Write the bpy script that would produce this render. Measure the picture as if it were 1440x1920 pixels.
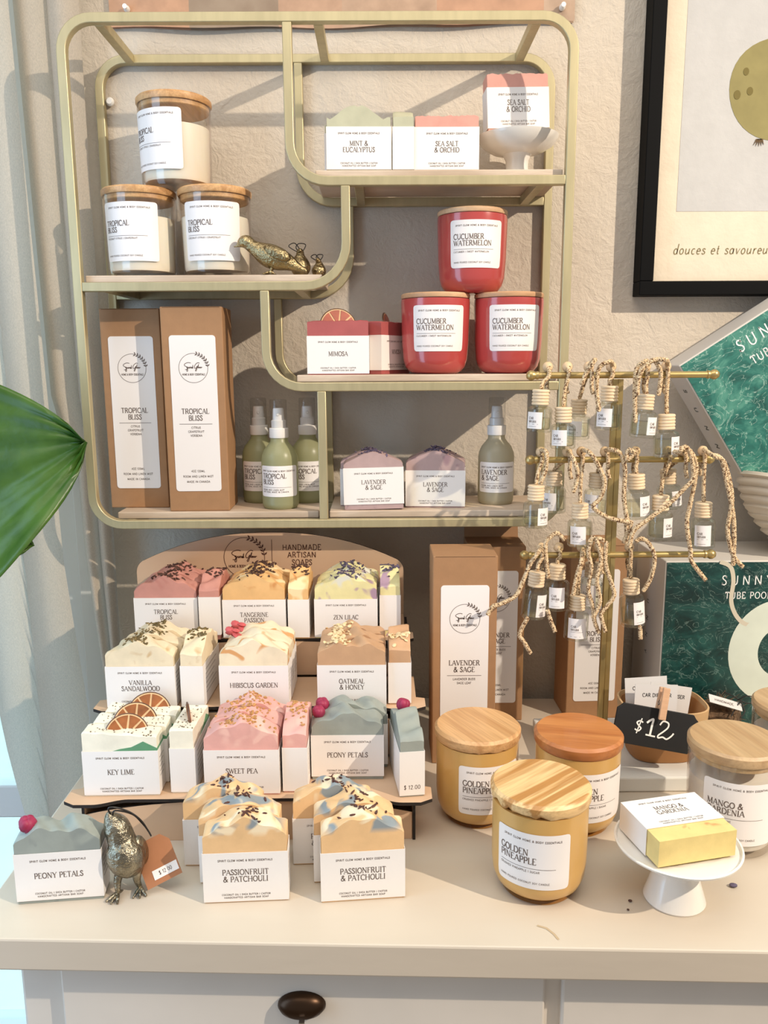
import bpy, math, random
from mathutils import Vector, Matrix, noise, Euler

for _o in list(bpy.data.objects):
    bpy.data.objects.remove(_o)
S = bpy.context.scene
COL = S.collection
R = math.radians
PI = math.pi

# ------------------------------------------------------------ camera
cam_d = bpy.data.cameras.new('camera')
cam = bpy.data.objects.new('camera', cam_d)
COL.objects.link(cam)
S.camera = cam
cam_d.sensor_fit = 'VERTICAL'
cam_d.sensor_height = 36.0
cam_d.lens = 1519.35 / 1920 * 36.0
cam_d.clip_start = 0.01
_t, _yaw, _roll = .1818, -.0038, -.0056
_F = Vector((-math.sin(_yaw)*math.cos(_t), math.cos(_yaw)*math.cos(_t), -math.sin(_t)))
_R = Vector((math.cos(_yaw), math.sin(_yaw), 0))
_U = _R.cross(_F)
_R2 = _R*math.cos(_roll) + _U*math.sin(_roll)
_U2 = -_R*math.sin(_roll) + _U*math.cos(_roll)
_m = Matrix((_R2, _U2, -_F)).transposed().to_4x4()
_m.translation = Vector((.069, -1.1511, 1.2856))
cam.matrix_world = _m

# ------------------------------------------------------------ light
S.view_settings.view_transform = 'Standard'
S.view_settings.look = 'None'
S.view_settings.gamma = 1.0
S.view_settings.use_curve_mapping = False
S.view_settings.exposure = 0.10
S.cycles.transparent_max_bounces = 40
S.cycles.max_bounces = 10
S.cycles.glossy_bounces = 5
S.cycles.diffuse_bounces = 4
S.cycles.caustics_reflective = False
S.cycles.caustics_refractive = False

W = bpy.data.worlds.new('sky')
S.world = W
W.use_nodes = True
nt = W.node_tree
nt.nodes.clear()
_out = nt.nodes.new('ShaderNodeOutputWorld')
_bg = nt.nodes.new('ShaderNodeBackground')
_tc = nt.nodes.new('ShaderNodeTexCoord')
_sp = nt.nodes.new('ShaderNodeSeparateXYZ')
_rp = nt.nodes.new('ShaderNodeValToRGB')
nt.links.new(_tc.outputs['Generated'], _sp.inputs[0])
_mr = nt.nodes.new('ShaderNodeMapRange')
_mr.inputs['From Min'].default_value = -1
nt.links.new(_sp.outputs['Y'], _mr.inputs['Value'])
nt.links.new(_mr.outputs[0], _rp.inputs[0])
_rp.color_ramp.elements[0].position = 0.50      # the room behind the photographer
_rp.color_ramp.elements[0].color = (.40, .395, .40, 1)
_rp.color_ramp.elements[1].position = 0.56      # daylight beyond the garden door
_rp.color_ramp.elements[1].color = (1.65, 2.35, 2.65, 1)
nt.links.new(_rp.outputs[0], _bg.inputs[0])
_bg.inputs[1].default_value = 1.0
nt.links.new(_bg.outputs[0], _out.inputs[0])

def lamp(name, kind, loc, power, col, size=None, target=None, sy=None):
    d = bpy.data.lights.new(name, kind)
    d.energy = power
    d.color = col
    o = bpy.data.objects.new(name, d)
    o.location = loc
    if kind in ('POINT', 'SPOT'):
        d.shadow_soft_size = size
    if kind == 'AREA':
        d.shape = 'RECTANGLE'
        d.size = size
        d.size_y = sy or size
    if target is not None:
        o.rotation_euler = (Vector(target)-Vector(loc)).to_track_quat('-Z', 'Y').to_euler()
    COL.objects.link(o)
    return o
# track spotlight on the ceiling to the right, daylight from a window in the left wall of the shop
_sp = lamp('track_spotlight', 'SPOT', (1.72, -1.46, 2.36), 205, (1.0, .86, .70), .016, (.08, -.20, 1.05))
_sp.data.spot_size = R(64); _sp.data.spot_blend = 1.0
lamp('side_window_daylight', 'AREA', (-.86, -.78, 1.20), 7.5, (.45, .70, 1.0), .45, (-.25, 0, 1.15), 1.3)
lamp('overhead_fill_light', 'AREA', (-.1, -1.15, 2.65), 15, (1.0, .91, .80), 1.5, (.0, -.35, 1.0), 1.1)  # unseen soft fill from above, added to lift the shadows

# ------------------------------------------------------------ materials
def lin(c):
    r = []
    g = .3*c[0]+.59*c[1]+.11*c[2]
    for v in c:
        v = (v*.88+g*.12)/255.0
        r.append(v/12.92 if v <= .04045 else ((v+.055)/1.055)**2.4)
    return (*r, 1.0)
MATS = {}
def _nodes(name):
    m = bpy.data.materials.new(name)
    m.use_nodes = True
    t = m.node_tree
    return m, t, t.nodes['Principled BSDF']
def objvec(t, stretch=(1, 1, 1), rnd=True):
    tc = t.nodes.new('ShaderNodeTexCoord')
    mp = t.nodes.new('ShaderNodeMapping')
    mp.inputs['Scale'].default_value = stretch
    t.links.new(tc.outputs['Object'], mp.inputs['Vector'])
    if rnd:
        oi = t.nodes.new('ShaderNodeObjectInfo')
        mu = t.nodes.new('ShaderNodeMath'); mu.operation = 'MULTIPLY'; mu.inputs[1].default_value = 7.0
        t.links.new(oi.outputs['Random'], mu.inputs[0])
        t.links.new(mu.outputs[0], mp.inputs['Location'])
    return mp.outputs[0]
def noise_tex(t, vec, scale, detail=3, rough=.55, dist=0):
    n = t.nodes.new('ShaderNodeTexNoise')
    n.inputs['Scale'].default_value = scale
    n.inputs['Detail'].default_value = detail
    n.inputs['Roughness'].default_value = rough
    n.inputs['Distortion'].default_value = dist
    t.links.new(vec, n.inputs['Vector'])
    return n.outputs['Fac']
def ramp(t, fac, stops):
    r = t.nodes.new('ShaderNodeValToRGB')
    e = r.color_ramp.elements
    while len(e) < len(stops): e.new(.5)
    for i, (p, c) in enumerate(stops):
        e[i].position = p
        e[i].color = c
    t.links.new(fac, r.inputs[0])
    return r.outputs[0]
def mixc(t, fac, a, b):
    m = t.nodes.new('ShaderNodeMix'); m.data_type = 'RGBA'
    for s, v in ((m.inputs['Factor'], fac), (m.inputs['A'], a), (m.inputs['B'], b)):
        if hasattr(v, 'links') or hasattr(v, 'is_linked'): t.links.new(v, s)
        else: s.default_value = v
    return m.outputs['Result']
def bumpn(t, b, height, strength, dist=.002):
    n = t.nodes.new('ShaderNodeBump')
    n.inputs['Strength'].default_value = strength
    n.inputs['Distance'].default_value = dist
    t.links.new(height, n.inputs['Height'])
    t.links.new(n.outputs[0], b.inputs['Normal'])
def M(name, c, rough=.5, metal=0, var=0, vs=60, bump=0, bs=200, bd=.001, coat=0, stretch=(1, 1, 1), spec=.5, sss=0):
    if name in MATS: return MATS[name]
    m, t, b = _nodes(name)
    b.inputs['Roughness'].default_value = rough
    b.inputs['Metallic'].default_value = metal
    b.inputs['Coat Weight'].default_value = coat
    b.inputs['Specular IOR Level'].default_value = spec
    base = lin(c)
    v = None
    if var or bump: v = objvec(t, stretch)
    if var:
        d = tuple(x*(1-var) for x in base[:3]) + (1,)
        l = tuple(min(1, x*(1+var*.6)) for x in base[:3]) + (1,)
        t.links.new(ramp(t, noise_tex(t, v, vs), [(.3, d), (.7, l)]), b.inputs['Base Color'])
    else:
        b.inputs['Base Color'].default_value = base
    if bump: bumpn(t, b, noise_tex(t, v, bs), bump, bd)
    if sss:
        b.inputs['Subsurface Weight'].default_value = sss
        b.inputs['Subsurface Radius'].default_value = (.004, .003, .002)
    MATS[name] = m
    return m
def wood(name, a, b_, scale=60, stretch=(1, .12, 1), rough=.5, bump=.15, dist=2.5, coat=0, contrast=.3):
    if name in MATS: return MATS[name]
    m, t, b = _nodes(name)
    v = objvec(t, stretch)
    w = t.nodes.new('ShaderNodeTexWave')
    w.wave_type = 'BANDS'; w.bands_direction = 'X'
    w.inputs['Scale'].default_value = scale
    w.inputs['Distortion'].default_value = dist
    w.inputs['Detail'].default_value = 3
    w.inputs['Detail Scale'].default_value = 1.2
    t.links.new(v, w.inputs['Vector'])
    c1 = ramp(t, w.outputs['Fac'], [(.5-contrast, lin(a)), (.5+contrast, lin(b_))])
    n = noise_tex(t, v, 350, 2)
    c2 = mixc(t, ramp(t, n, [(.35, (.0, .0, .0, 1)), (.8, (.35, .35, .35, 1))]), c1, lin(tuple(x*.8 for x in a)))
    t.links.new(c2, b.inputs['Base Color'])
    b.inputs['Roughness'].default_value = rough
    b.inputs['Coat Weight'].default_value = coat
    bumpn(t, b, w.outputs['Fac'], bump, .0006)
    MATS[name] = m
    return m
def grain(name, a, b_, scale=90, stretch=(1, .05, 1), rough=.45, coat=.1, lo=.40, hi=.60):
    if name in MATS: return MATS[name]
    m, t, b = _nodes(name)
    v = objvec(t, stretch)
    n1 = noise_tex(t, v, scale, 3, .55, .4)
    n2 = noise_tex(t, v, scale*5, 2)
    c1 = ramp(t, n1, [(lo, lin(a)), (hi, lin(b_))])
    t.links.new(mixc(t, ramp(t, n2, [(.42, (0, 0, 0, 1)), (.7, (.30, .30, .30, 1))]), c1, lin(tuple(x*.78 for x in a))), b.inputs['Base Color'])
    b.inputs['Roughness'].default_value = rough; b.inputs['Coat Weight'].default_value = coat
    bumpn(t, b, n1, .2, .0006)
    MATS[name] = m
    return m
def glass(name, tint=(1, 1, 1), refl=.9, rough=.03, ior=1.45, edge=None):
    """thin glass: see-through with a mirror sheen that grows towards grazing"""
    if name in MATS: return MATS[name]
    m = bpy.data.materials.new(name); m.use_nodes = True
    t = m.node_tree; t.nodes.clear()
    o = t.nodes.new('ShaderNodeOutputMaterial')
    tr = t.nodes.new('ShaderNodeBsdfTransparent'); tr.inputs[0].default_value = (*tint, 1)
    gl = t.nodes.new('ShaderNodeBsdfGlossy'); gl.inputs[0].default_value = (refl, refl, refl, 1); gl.inputs['Roughness'].default_value = rough
    la0 = t.nodes.new('ShaderNodeLayerWeight'); la0.inputs[0].default_value = .5
    pw = t.nodes.new('ShaderNodeMath'); pw.operation = 'POWER'; pw.inputs[1].default_value = 4.0
    t.links.new(la0.outputs['Facing'], pw.inputs[0])
    lw = t.nodes.new('ShaderNodeMath'); lw.operation = 'MULTIPLY_ADD'; lw.inputs[1].default_value = .75; lw.inputs[2].default_value = .035
    t.links.new(pw.outputs[0], lw.inputs[0])
    mx = t.nodes.new('ShaderNodeMixShader')
    if edge:
        la = t.nodes.new('ShaderNodeLayerWeight'); la.inputs[0].default_value = .35
        t.links.new(ramp(t, la.outputs['Facing'], [(.3, (*tint, 1)), (1, (*edge, 1))]), tr.inputs[0])
    t.links.new(lw.outputs[0], mx.inputs[0]); t.links.new(tr.outputs[0], mx.inputs[1]); t.links.new(gl.outputs[0], mx.inputs[2])
    t.links.new(mx.outputs[0], o.inputs[0])
    MATS[name] = m
    return m
def cloth(name, c, trans=.4, bs=900):
    m, t, b = _nodes(name)
    v = objvec(t, (1, 1, .35), False)
    n = noise_tex(t, v, bs, 2)
    col = ramp(t, n, [(.3, lin(tuple(x*.86 for x in c))), (.7, lin(c))])
    t.links.new(col, b.inputs['Base Color'])
    b.inputs['Roughness'].default_value = .9
    b.inputs['Specular IOR Level'].default_value = .1
    tl = t.nodes.new('ShaderNodeBsdfTranslucent')
    t.links.new(col, tl.inputs[0])
    t.links.remove(tl.inputs[0].links[0]); tl.inputs[0].default_value = lin((210, 208, 202))
    mx = t.nodes.new('ShaderNodeMixShader'); mx.inputs[0].default_value = trans
    o = t.nodes['Material Output']
    t.links.new(b.outputs[0], mx.inputs[1]); t.links.new(tl.outputs[0], mx.inputs[2]); t.links.new(mx.outputs[0], o.inputs[0])
    bumpn(t, b, n, .25, .001)
    MATS[name] = m
    return m

def soapmat(name, base, accents=(), rough=.55):
    """accents: (rgb, scale, threshold, softness, seed, zlo) patches of a second soap colour"""
    if name in MATS: return MATS[name]
    m, t, b = _nodes(name)
    v = objvec(t)
    bl = lin(base)
    c = ramp(t, noise_tex(t, v, 45, 4), [(.3, tuple(x*.9 for x in bl[:3])+(1,)), (.7, tuple(min(1, x*1.06) for x in bl[:3])+(1,))])
    tc = t.nodes.new('ShaderNodeTexCoord'); sx = t.nodes.new('ShaderNodeSeparateXYZ')
    t.links.new(tc.outputs['Object'], sx.inputs[0])
    for rgb, sc, th, so, seed, zlo in accents:
        mp = t.nodes.new('ShaderNodeMapping'); mp.inputs['Location'].default_value = (seed, seed*.7, seed*.3)
        t.links.new(v, mp.inputs[0])
        f = ramp(t, noise_tex(t, mp.outputs[0], sc, 1.5, .5, .6), [(th, (0, 0, 0, 1)), (th+so, (1, 1, 1, 1))])
        if zlo is not None:
            mr = t.nodes.new('ShaderNodeMapRange')
            mr.inputs['From Min'].default_value = zlo; mr.inputs['From Max'].default_value = zlo+.006
            t.links.new(sx.outputs['Z'], mr.inputs['Value'])
            mu = t.nodes.new('ShaderNodeMath'); mu.operation = 'MULTIPLY'
            t.links.new(f, mu.inputs[0]); t.links.new(mr.outputs[0], mu.inputs[1]); f = mu.outputs[0]
        c = mixc(t, f, c, lin(rgb))
    t.links.new(c, b.inputs['Base Color'])
    b.inputs['Roughness'].default_value = rough
    bumpn(t, b, noise_tex(t, v, 500, 2), .12, .0006)
    MATS[name] = m
    return m

# ------------------------------------------------------------ mesh builder
class MB:
    def __init__(s):
        s.v = []; s.f = []; s.m = []
    def add(s, vs, fs, m=0):
        k = len(s.v)
        s.v += [Vector(p) for p in vs]
        s.f += [tuple(k+i for i in f) for f in fs]
        s.m += [m]*len(fs)
        return s
    def box(s, c, d, rot=None, m=0):
        x, y, z = d[0]/2, d[1]/2, d[2]/2
        vs = [Vector(p) for p in ((-x,-y,-z),(x,-y,-z),(x,y,-z),(-x,y,-z),(-x,-y,z),(x,-y,z),(x,y,z),(-x,y,z))]
        if rot is not None:
            q = Euler(rot).to_matrix(); vs = [q @ p for p in vs]
        c = Vector(c)
        return s.add([p+c for p in vs], [(0,3,2,1),(4,5,6,7),(0,1,5,4),(1,2,6,5),(2,3,7,6),(3,0,4,7)], m)
    def lathe(s, prof, n=48, c=(0, 0, 0), M_=None, m=0, sx=1, sy=1):
        vs = []; fs = []; rings = []
        for r, z in prof:
            if r < 1e-6:
                rings.append([len(vs)]); vs.append(Vector((0, 0, z)))
            else:
                rings.append(list(range(len(vs), len(vs)+n)))
                vs += [Vector((sx*r*math.cos(2*PI*i/n), sy*r*math.sin(2*PI*i/n), z)) for i in range(n)]
        for a, b in zip(rings, rings[1:]):
            for i in range(n):
                j = (i+1) % n
                if len(a) == 1 and len(b) == 1: continue
                if len(a) == 1: fs.append((a[0], b[j], b[i]))
                elif len(b) == 1: fs.append((a[i], a[j], b[0]))
                else: fs.append((a[i], a[j], b[j], b[i]))
        if M_ is not None: vs = [M_ @ p for p in vs]
        c = Vector(c)
        return s.add([p+c for p in vs], fs, m)
    def tube(s, path, r, n=8, closed=False, caps=True, m=0, flat=1.0):
        P = [Vector(p) for p in path]; N = len(P)
        rr = r if isinstance(r, (list, tuple)) else [r]*N
        up = None; vs = []; fs = []
        for i in range(N):
            if closed: d = P[(i+1) % N]-P[i-1]
            else: d = P[min(i+1, N-1)]-P[max(i-1, 0)]
            if d.length < 1e-9: d = Vector((0, 0, 1))
            d.normalize()
            if up is None:
                a = Vector((0, 0, 1)) if abs(d.z) < .9 else Vector((1, 0, 0))
                up = (a-d*a.dot(d)).normalized()
            else:
                up = up-d*up.dot(d)
                up = up.normalized() if up.length > 1e-6 else d.orthogonal().normalized()
            sd = d.cross(up)
            for k in range(n):
                an = 2*PI*k/n
                vs.append(P[i]+(up*math.cos(an)*flat+sd*math.sin(an))*rr[i])
        for i in range(N if closed else N-1):
            a = i*n; b = ((i+1) % N)*n
            for k in range(n):
                fs.append((a+k, a+(k+1) % n, b+(k+1) % n, b+k))
        if not closed and caps:
            fs.append(tuple(range(n-1, -1, -1))); fs.append(tuple(range((N-1)*n, N*n)))
        return s.add(vs, fs, m)
    def bar(s, path, w, d, closed=False, m=0):
        """rectangular tube along a path in the x-z plane; w in plane, d across (y)"""
        P = [Vector(p) for p in path]; N = len(P); vs = []; fs = []
        for i in range(N):
            if closed: a, b = P[i-1], P[(i+1) % N]
            else: a, b = P[max(i-1, 0)], P[min(i+1, N-1)]
            t = (b-a).normalized(); nn = Vector((-t.z, 0, t.x))
            for q, y in ((-1, -1), (1, -1), (1, 1), (-1, 1)):
                vs.append(P[i]+nn*q*w/2+Vector((0, y*d/2, 0)))
        for i in range(N if closed else N-1):
            a = i*4; b = ((i+1) % N)*4
            for k in range(4): fs.append((a+k, b+k, b+(k+1) % 4, a+(k+1) % 4))
        if not closed:
            fs.append((0, 1, 2, 3)); e = (N-1)*4; fs.append((e+3, e+2, e+1, e))
        return s.add(vs, fs, m)
    def prism(s, poly, f0, f1, m=0, mside=None):
        """poly of 2D points; f0/f1 map (u,v)->3D for the two faces"""
        n = len(poly)
        vs = [Vector(f0(u, v)) for u, v in poly]+[Vector(f1(u, v)) for u, v in poly]
        s.add(vs, [tuple(range(n-1, -1, -1)), tuple(range(n, 2*n))], m)
        k = len(s.v)-2*n
        for i in range(n):
            j = (i+1) % n
            s.f.append((k+i, k+j, k+n+j, k+n+i)); s.m.append(m if mside is None else mside)
        return s
    def grid(s, nu, nv, fn, m=0, flip=False):
        vs = [Vector(fn(i/nu, j/nv)) for j in range(nv+1) for i in range(nu+1)]
        fs = []
        for j in range(nv):
            for i in range(nu):
                a = j*(nu+1)+i
                q = (a, a+1, a+nu+2, a+nu+1)
                fs.append(q[::-1] if flip else q)
        return s.add(vs, fs, m)
    def ball(s, c, r, n=12, sc=(1, 1, 1), rot=None, m=0):
        k = max(4, n//2)
        prof = [(math.sin(PI*i/k), -math.cos(PI*i/k)) for i in range(k+1)]
        prof[0] = (0, -1); prof[-1] = (0, 1)
        q = Matrix.Diagonal((r*sc[0], r*sc[1], r*sc[2]))
        if rot is not None: q = Euler(rot).to_matrix() @ q
        return s.lathe(prof, n, c, q, m)
    def xf(s, mat):
        s.v = [mat @ p for p in s.v]; return s
    def build(s, name, mats, parent=None, loc=(0, 0, 0), rot=(0, 0, 0), smooth=True, angle=38, bevel=0, seg=2, label=None):
        me = bpy.data.meshes.new(name)
        me.from_pydata([tuple(p) for p in s.v], [], s.f)
        ms = mats if isinstance(mats, (list, tuple)) else [mats]
        for q in ms: me.materials.append(q)
        if len(ms) > 1: me.polygons.foreach_set('material_index', s.m)
        if smooth:
            me.polygons.foreach_set('use_smooth', [True]*len(s.f))
            me.set_sharp_from_angle(angle=R(angle))
        me.update()
        o = bpy.data.objects.new(name, me)
        COL.objects.link(o)
        o.location = loc; o.rotation_euler = rot
        if parent is not None: o.parent = parent
        if bevel:
            b = o.modifiers.new('soft_edges', 'BEVEL'); b.width = bevel; b.segments = seg
            b.limit_method = 'ANGLE'; b.angle_limit = R(50)
        if label: o['label'] = label
        return o

def tag(o, label, cat, group=None):
    o['label'] = label; o['category'] = cat
    if group: o['group'] = group
    return o
def thing(name, label, cat, loc=(0, 0, 0), rz=0, group=None, rot=None):
    o = bpy.data.objects.new(name, None)
    COL.objects.link(o)
    o.empty_display_size = .02
    o.location = loc
    o.rotation_euler = rot if rot else (0, 0, rz)
    return tag(o, label, cat, group)
def struct(o):
    o['kind'] = 'structure'; return o
def stuff(o):
    o['kind'] = 'stuff'; return o

# ------------------------------------------------------------ lettering: strokes drawn as ribbons
def arc(cx, cy, rx, ry, a0, a1, n=10):
    return [(cx+rx*math.cos(R(a0+(a1-a0)*i/n)), cy+ry*math.sin(R(a0+(a1-a0)*i/n))) for i in range(n+1)]
T_, t_ = 1.0, .5
def _g(w, *st, f=()): return (w, st, f)      # width, strokes (weight, points), serif feet (x, y)
_Sc = [(.45,.80),(.40,.93),(.28,1.0),(.14,.95),(.08,.79),(.14,.64),(.28,.53),(.41,.42),(.47,.26),(.41,.08),(.26,0),(.11,.05),(.05,.21)]
G = {
'A': _g(.74, (t_,[(.04,0),(.36,1)]), (T_,[(.36,1),(.70,0)]), (t_,[(.15,.34),(.58,.34)]), f=((.04,0),(.70,0))),
'B': _g(.62, (T_,[(.12,0),(.12,1)]), (t_,[(.04,1),(.34,1)]), (t_,[(.12,.53),(.36,.53)]), (t_,[(.04,0),(.36,0)]), (T_,arc(.34,.765,.2,.235,-90,90)), (T_,arc(.36,.265,.23,.265,-90,90))),
'C': _g(.74, (T_,arc(.42,.5,.37,.5,48,312,16)), (t_,[(.67,.95),(.67,.72)])),
'D': _g(.78, (T_,[(.12,0),(.12,1)]), (t_,[(.04,1),(.32,1)]), (t_,[(.04,0),(.32,0)]), (T_,arc(.32,.5,.4,.5,-90,90,14))),
'E': _g(.60, (T_,[(.12,0),(.12,1)]), (t_,[(.04,1),(.52,1),(.54,.84)]), (t_,[(.12,.53),(.42,.53)]), (t_,[(.04,0),(.54,0),(.57,.18)])),
'F': _g(.56, (T_,[(.12,0),(.12,1)]), (t_,[(.04,1),(.52,1),(.54,.84)]), (t_,[(.12,.53),(.42,.53)]), f=((.12,0),)),
'G': _g(.80, (T_,arc(.42,.5,.37,.5,48,330,16)), (T_,[(.70,.42),(.70,.06)]), (t_,[(.67,.95),(.67,.72)]), f=((.68,.42),)),
'H': _g(.82, (T_,[(.12,0),(.12,1)]), (T_,[(.68,0),(.68,1)]), (t_,[(.12,.52),(.68,.52)]), f=((.12,0),(.12,1),(.68,0),(.68,1))),
'I': _g(.30, (T_,[(.14,0),(.14,1)]), f=((.14,0),(.14,1))),
'J': _g(.40, (T_,[(.24,1),(.24,.1),(.14,-.06),(.02,-.04)]), f=((.24,1),)),
'K': _g(.72, (T_,[(.12,0),(.12,1)]), (t_,[(.60,1),(.12,.42)]), (T_,[(.28,.6),(.66,0)]), f=((.12,0),(.12,1),(.6,1),(.64,0))),
'L': _g(.58, (T_,[(.12,0),(.12,1)]), (t_,[(.04,0),(.52,0),(.56,.2)]), f=((.12,1),)),
'M': _g(.94, (t_,[(.12,0),(.14,1)]), (T_,[(.14,1),(.46,.06)]), (t_,[(.46,.06),(.78,1)]), (T_,[(.78,1),(.80,0)]), f=((.12,0),(.80,0),(.12,1),(.8,1))),
'N': _g(.82, (t_,[(.12,0),(.12,1)]), (T_,[(.12,1),(.68,0)]), (t_,[(.68,0),(.68,1)]), f=((.12,0),(.68,1),(.1,1))),
'O': _g(.80, (T_,arc(.40,.5,.35,.5,90,270)), (T_,arc(.40,.5,.35,.5,-90,90))),
'P': _g(.60, (T_,[(.12,0),(.12,1)]), (t_,[(.04,1),(.34,1)]), (t_,[(.12,.46),(.34,.46)]), (T_,arc(.33,.73,.22,.27,-90,90)), f=((.12,0),)),
'Q': _g(.80, (T_,arc(.40,.5,.35,.5,0,360,20)), (T_,[(.42,.16),(.74,-.14)])),
'R': _g(.70, (T_,[(.12,0),(.12,1)]), (t_,[(.04,1),(.34,1)]), (t_,[(.12,.5),(.34,.5)]), (T_,arc(.33,.75,.21,.25,-90,90)), (T_,[(.34,.5),(.64,0)]), f=((.12,0),(.64,0))),
'S': _g(.54, (T_,_Sc), (t_,[(.44,.97),(.45,.76)]), (t_,[(.06,.24),(.07,.02)])),
'T': _g(.68, (T_,[(.34,0),(.34,1)]), (t_,[(.04,.82),(.06,1),(.62,1),(.64,.82)]), f=((.34,0),)),
'U': _g(.78, (T_,[(.12,1),(.12,.3),(.18,.1),(.32,0),(.46,0),(.6,.1),(.66,.3)]), (t_,[(.66,.3),(.66,1)]), f=((.12,1),(.66,1))),
'V': _g(.74, (T_,[(.05,1),(.38,0)]), (t_,[(.38,0),(.69,1)]), f=((.05,1),(.69,1))),
'W': _g(1.04, (T_,[(.05,1),(.30,0)]), (t_,[(.30,0),(.53,.9)]), (T_,[(.51,1),(.75,0)]), (t_,[(.75,0),(.99,1)]), f=((.05,1),(.99,1))),
'X': _g(.70, (T_,[(.06,1),(.64,0)]), (t_,[(.06,0),(.62,1)]), f=((.06,0),(.64,0))),
'Y': _g(.70, (T_,[(.05,1),(.35,.48)]), (t_,[(.35,.48),(.65,1)]), (T_,[(.35,.48),(.35,0)]), f=((.05,1),(.65,1),(.35,0))),
'Z': _g(.64, (t_,[(.08,.84),(.10,1),(.58,1)]), (T_,[(.58,1),(.06,0)]), (t_,[(.06,0),(.56,0),(.59,.18)])),
'&': _g(.80, (T_,[(.74,0),(.30,.58),(.21,.78),(.27,.95),(.39,1),(.49,.92),(.49,.76),(.38,.62),(.16,.46),(.07,.28),(.11,.08),(.26,0),(.44,.05),(.58,.22),(.66,.44)]), (t_,[(.58,.46),(.76,.46)])),
'0': _g(.62, (T_,arc(.30,.5,.25,.5,0,360,20))),
'1': _g(.36, (t_,[(.04,.8),(.2,1)]), (T_,[(.2,1),(.2,0)])),
'2': _g(.58, (T_,[(.06,.76),(.12,.94),(.28,1),(.44,.92),(.48,.74),(.40,.54),(.05,0)]), (T_,[(.05,0),(.52,0)])),
'4': _g(.60, (t_,[(.44,0),(.44,1),(.04,.3),(.56,.3)])),
'5': _g(.58, (T_,[(.48,1),(.13,1),(.10,.56),(.28,.62),(.46,.5),(.50,.3),(.42,.08),(.24,0),(.06,.08)])),
'8': _g(.58, (T_,arc(.28,.76,.18,.23,0,360,14)), (T_,arc(.28,.27,.23,.27,0,360,14))),
'$': _g(.56, (T_,_Sc), (t_,[(.27,-.14),(.27,1.14)])),
'.': _g(.22, (T_,[(.07,.0),(.07,.1)])),
'|': _g(.30, (t_,[(.12,-.1),(.12,1.05)])),
'-': _g(.36, (t_,[(.05,.45),(.3,.45)])),
'+': _g(.5, (t_,[(.05,.45),(.4,.45)]), (t_,[(.22,.25),(.22,.65)])),
' ': _g(.34),
# small italics for the caption under the picture
'd': _g(.50, (T_,arc(.22,.27,.17,.27,0,360,12)), (T_,[(.39,1),(.39,.06),(.46,.02)])),
'o': _g(.48, (T_,arc(.22,.27,.18,.27,0,360,12))),
'u': _g(.52, (T_,[(.06,.54),(.06,.14),(.14,.01),(.26,.03),(.38,.2)]), (T_,[(.39,.54),(.39,.06),(.46,.02)])),
'c': _g(.42, (T_,arc(.22,.27,.17,.27,50,310,10))),
'e': _g(.44, (T_,[(.06,.28),(.38,.30)]+arc(.22,.27,.17,.27,10,310,12))),
's': _g(.38, (T_,[(x*.66+.02, y*.54) for x, y in _Sc])),
't': _g(.32, (T_,[(.14,.8),(.14,.1),(.2,.01),(.28,.04)]), (t_,[(.03,.52),(.27,.52)])),
'a': _g(.50, (T_,arc(.22,.27,.17,.27,0,360,12)), (T_,[(.39,.54),(.39,.06),(.46,.02)])),
'v': _g(.46, (T_,[(.04,.54),(.2,0)]), (t_,[(.2,0),(.40,.54)])),
'r': _g(.36, (T_,[(.08,.54),(.08,0)]), (T_,[(.08,.32),(.18,.5),(.3,.52)])),
}
def ribbon(mb, pts, w, fn, m=0, closed=False):
    n = len(pts)
    P = [Vector((p[0], p[1])) for p in pts]
    L = []; Rr = []
    for i in range(n):
        if closed: a, b = P[i-1], P[(i+1) % n]
        else: a, b = P[max(i-1, 0)], P[min(i+1, n-1)]
        d = b-a
        if d.length < 1e-9: d = Vector((1, 0))
        d.normalize(); q = Vector((-d.y, d.x))*w/2
        k = 1.0
        if 0 < i < n-1:
            e = (P[i]-a); e = e.normalized() if e.length > 1e-9 else d
            k = min(1.6, 1/max(.5, abs(e.dot(d))))
        L.append(P[i]+q*k); Rr.append(P[i]-q*k)
    vs = [fn(p.x, p.y) for p in L]+[fn(p.x, p.y) for p in Rr]
    fs = [(i, i+1, n+i+1, n+i) for i in range(n-1)]
    if closed: fs.append((n-1, 0, n, 2*n-1))
    mb.add(vs, fs, m)
def twidth(s, h, track=.06):
    return sum(G[c][0]+track for c in s)*h-track*h
def text(mb, s, x, y, h, fn, align='c', serif=True, wt=.13, track=.06, shear=0, m=0, even=False, xs=1.0):
    w = twidth(s, h, track)*xs
    x0 = x-w/2 if align == 'c' else x
    for ch in s:
        gw, st, feet = G[ch]
        q = lambda p: (x0+(p[0]+shear*p[1])*h*xs, y+p[1]*h)
        for k, pts in st:
            ribbon(mb, [q(p) for p in pts], h*wt*(1 if even else k), fn, m)
        if serif:
            for fx, fy in feet:
                ribbon(mb, [q((fx-.11, fy)), q((fx+.11, fy))], h*wt*.45, fn, m)
        x0 += (gw+track)*h*xs
    return w
def rule(mb, x0, x1, y, w, fn):
    n = max(1, int(abs(x1-x0)/.004))
    ribbon(mb, [(x0+(x1-x0)*i/n, y) for i in range(n+1)], w, fn)
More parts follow.
